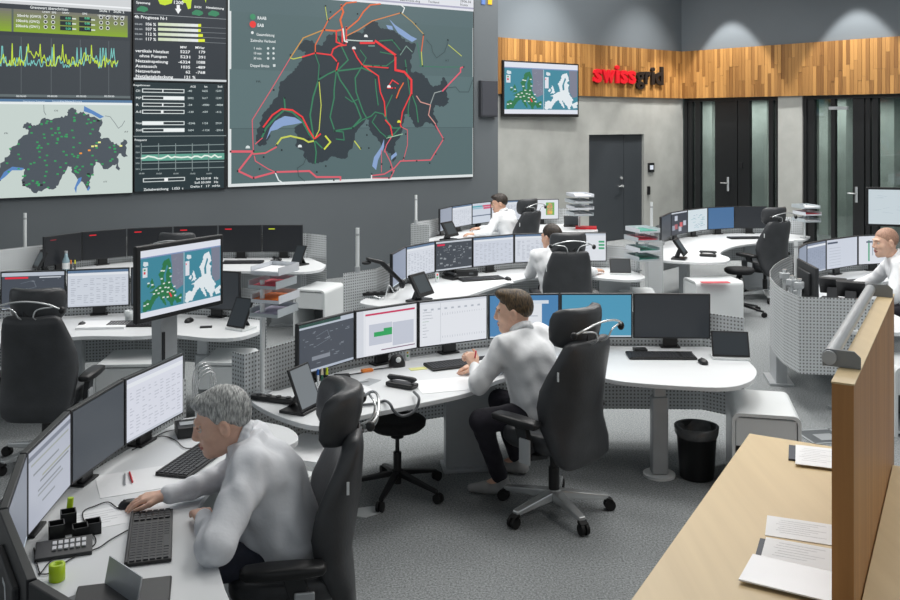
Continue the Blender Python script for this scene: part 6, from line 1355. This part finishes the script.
def hair_mat(n, lo, hi):
    m = bpy.data.materials.new(n); m.use_nodes = True; N = m.node_tree.nodes; L = m.node_tree.links; p = N['Principled BSDF']; p.inputs['Roughness'].default_value = .5
    tc = N.new('ShaderNodeTexCoord'); mp = N.new('ShaderNodeMapping'); mp.inputs['Scale'].default_value = (130, 40, 40); mp.inputs['Rotation'].default_value = (0, .3, .5); L.new(tc.outputs['Object'], mp.inputs[0])
    n_ = N.new('ShaderNodeTexNoise'); n_.inputs['Scale'].default_value = 1; n_.inputs['Detail'].default_value = 4; L.new(mp.outputs[0], n_.inputs['Vector'])
    r = N.new('ShaderNodeValToRGB'); r.color_ramp.elements[0].position = .35; r.color_ramp.elements[1].position = .68; r.color_ramp.elements[0].color = (*lin(lo), 1); r.color_ramp.elements[1].color = (*lin(hi), 1)
    L.new(n_.outputs['Fac'], r.inputs['Fac']); L.new(r.outputs['Color'], p.inputs['Base Color'])
    b = N.new('ShaderNodeBump'); b.inputs['Strength'].default_value = .6; b.inputs['Distance'].default_value = .006; L.new(n_.outputs['Fac'], b.inputs['Height']); L.new(b.outputs['Normal'], p.inputs['Normal'])
    return m
HG = hair_mat('grey_hair', (112, 114, 114), (196, 198, 196)); HB = hair_mat('brown_hair', (34, 26, 18), (104, 82, 52)); HD = hair_mat('dark_hair', (24, 20, 18), (66, 54, 44)); HS = hair_mat('shaved_hair', (160, 122, 102), (188, 148, 126))
M_shirt = mat('white_shirt', (224, 227, 232), .75, noise=(9, .03), bump=(13, .55), sheen=.1); M_shirt2 = mat('white_shirt_bright', (232, 234, 236), .75, noise=(9, .02), bump=(13, .5))
M_trous = mat('dark_trousers', (34, 32, 42), .85, noise=(30, .12), bump=(60, .2)); M_jean = mat('navy_trousers', (44, 48, 62), .85, noise=(30, .12), bump=(60, .2))
UP = (0, 0, 1)
person('grey-haired man in white shirt leaning over his desk with a hand on the mouse', (-.74, 4.19), (-.97, -.22), (-.73, 4.19, .60), (-.92, 4.2, 1.05), (-1.032, 4.19, 1.142), (-.93, -.26, -.30),
       {-1: ((-.93, 3.70, .805), (-1.06, 3.99, .795), (-.35, .93, -.05), UP, .3), 1: ((-1.03, 4.44, .81), (-1.295, 4.225, .80), (-.97, -.16, -.08), (.1, 0, 1), .28)},
       [((-1.12, 4.0, .58), (-1.1, 4.0, .1), (-1, 0)), ((-1.16, 4.3, .58), (-1.14, 4.32, .1), (-1, 0))], SK1, HG, (.014, .004, .045, .0035, ((0, .040, .098), (.058, .05, .028))), M_shirt, M_jean, 1.17, .0055, .5, 1.2)
person('young brown-haired man in white shirt holding a pink pen at the central desk', (.62, 6.14), (-.72, .69), (.60, 6.14, .60), (.475, 6.21, 1.09), (.425, 6.255, 1.215), (-.97, .16, -.14),
       {-1: ((.185, 6.03, .80), (.165, 6.245, .845), (-.35, .35, .80), (.55, -.75, .35), 1.15), 1: ((.42, 6.50, .81), (.20, 6.48, .79), (-.9, .1, -.1), UP, .4)},
       [((.20, 5.98, .57), (.33, 6.22, .11), (-.92, .2)), ((.34, 6.42, .57), (.47, 6.6, .11), (-.9, .3))], SK2, HB, (.009, .006, .05, .0018, ((0, .040, .110), (.054, .046, .030)), ((.01, .066, .112), (.040, .024, .022))), M_shirt2, M_trous, 1.15, .0055)
person('dark-haired man in white shirt seen from behind at the middle desk', (1.22, 10.15), (-.1, .995), (1.2, 10.18, .60), (1.15, 10.3, 1.07), (1.125, 10.36, 1.20), (-.70, .70, -.16),
       {-1: ((.90, 10.40, .80), (.98, 10.66, .79), (.3, .9, 0), UP, .4), 1: ((1.56, 10.42, .81), (1.66, 10.62, .79), (.55, .7, 0), UP, .3)},
       [((1.08, 10.65, .57), (1.08, 10.65, .1), (0, 1)), ((1.34, 10.65, .57), (1.34, 10.65, .1), (0, 1))], SK3, HD, (.011, .0, .04, .0028), M_shirt2, M_trous, 1.15, .009)
person('dark-haired man in white shirt facing left at the farthest desk', (1.0, 14.46), (-.8, .6), (.98, 14.5, .60), (.83, 14.56, 1.07), (.77, 14.58, 1.205), (-.97, -.05, -.22),
       {-1: ((.58, 14.24, .80), (.36, 14.10, .79), (-.85, -.25, 0), UP, .3), 1: ((.72, 14.86, .80), (.48, 14.84, .79), (-.9, .1, 0), UP, .3)},
       [((.66, 14.5, .57), (.68, 14.55, .1), (-1, 0)), ((.7, 14.8, .57), (.7, 14.8, .1), (-1, 0))], SK3, HD, (.011, .004, .045, .0028, ((0, .045, .10), (.055, .045, .03))), M_shirt2, M_trous, 1.17, .010)
person('bald man in white shirt at the desk behind the oak partition', (4.66, 9.28), (-.95, .3), (4.66, 9.28, .62), (4.44, 9.28, 1.14), (4.345, 9.29, 1.285), (-.99, -.10, -.12),
       {-1: ((4.26, 8.92, .82), (4.05, 9.0, .79), (-.9, .2, 0), UP, .3), 1: ((4.46, 9.78, .83), (4.22, 9.74, .79), (-.98, -.05, -.03), UP, .25)},
       [((4.3, 9.15, .58), (4.3, 9.2, .1), (-1, 0)), ((4.35, 9.45, .58), (4.35, 9.45, .1), (-1, 0))], SK2, HS, (.002, .006, .02, .0), M_shirt2, M_trous, 1.17, .008)
b = MB(); q = PX(472.5, 357, .90); b.cyl(PY(474, 364, 6.28), PY(476, 351, 6.26), .005, .005, 8); tag(b.build('pen', M_pink), 'pink pen held upright in the young man\'s hand', 'pen')
for o in bpy.data.objects:
    if o.type == 'MESH' and not o.data.materials: o.data.materials.append(M_grey)
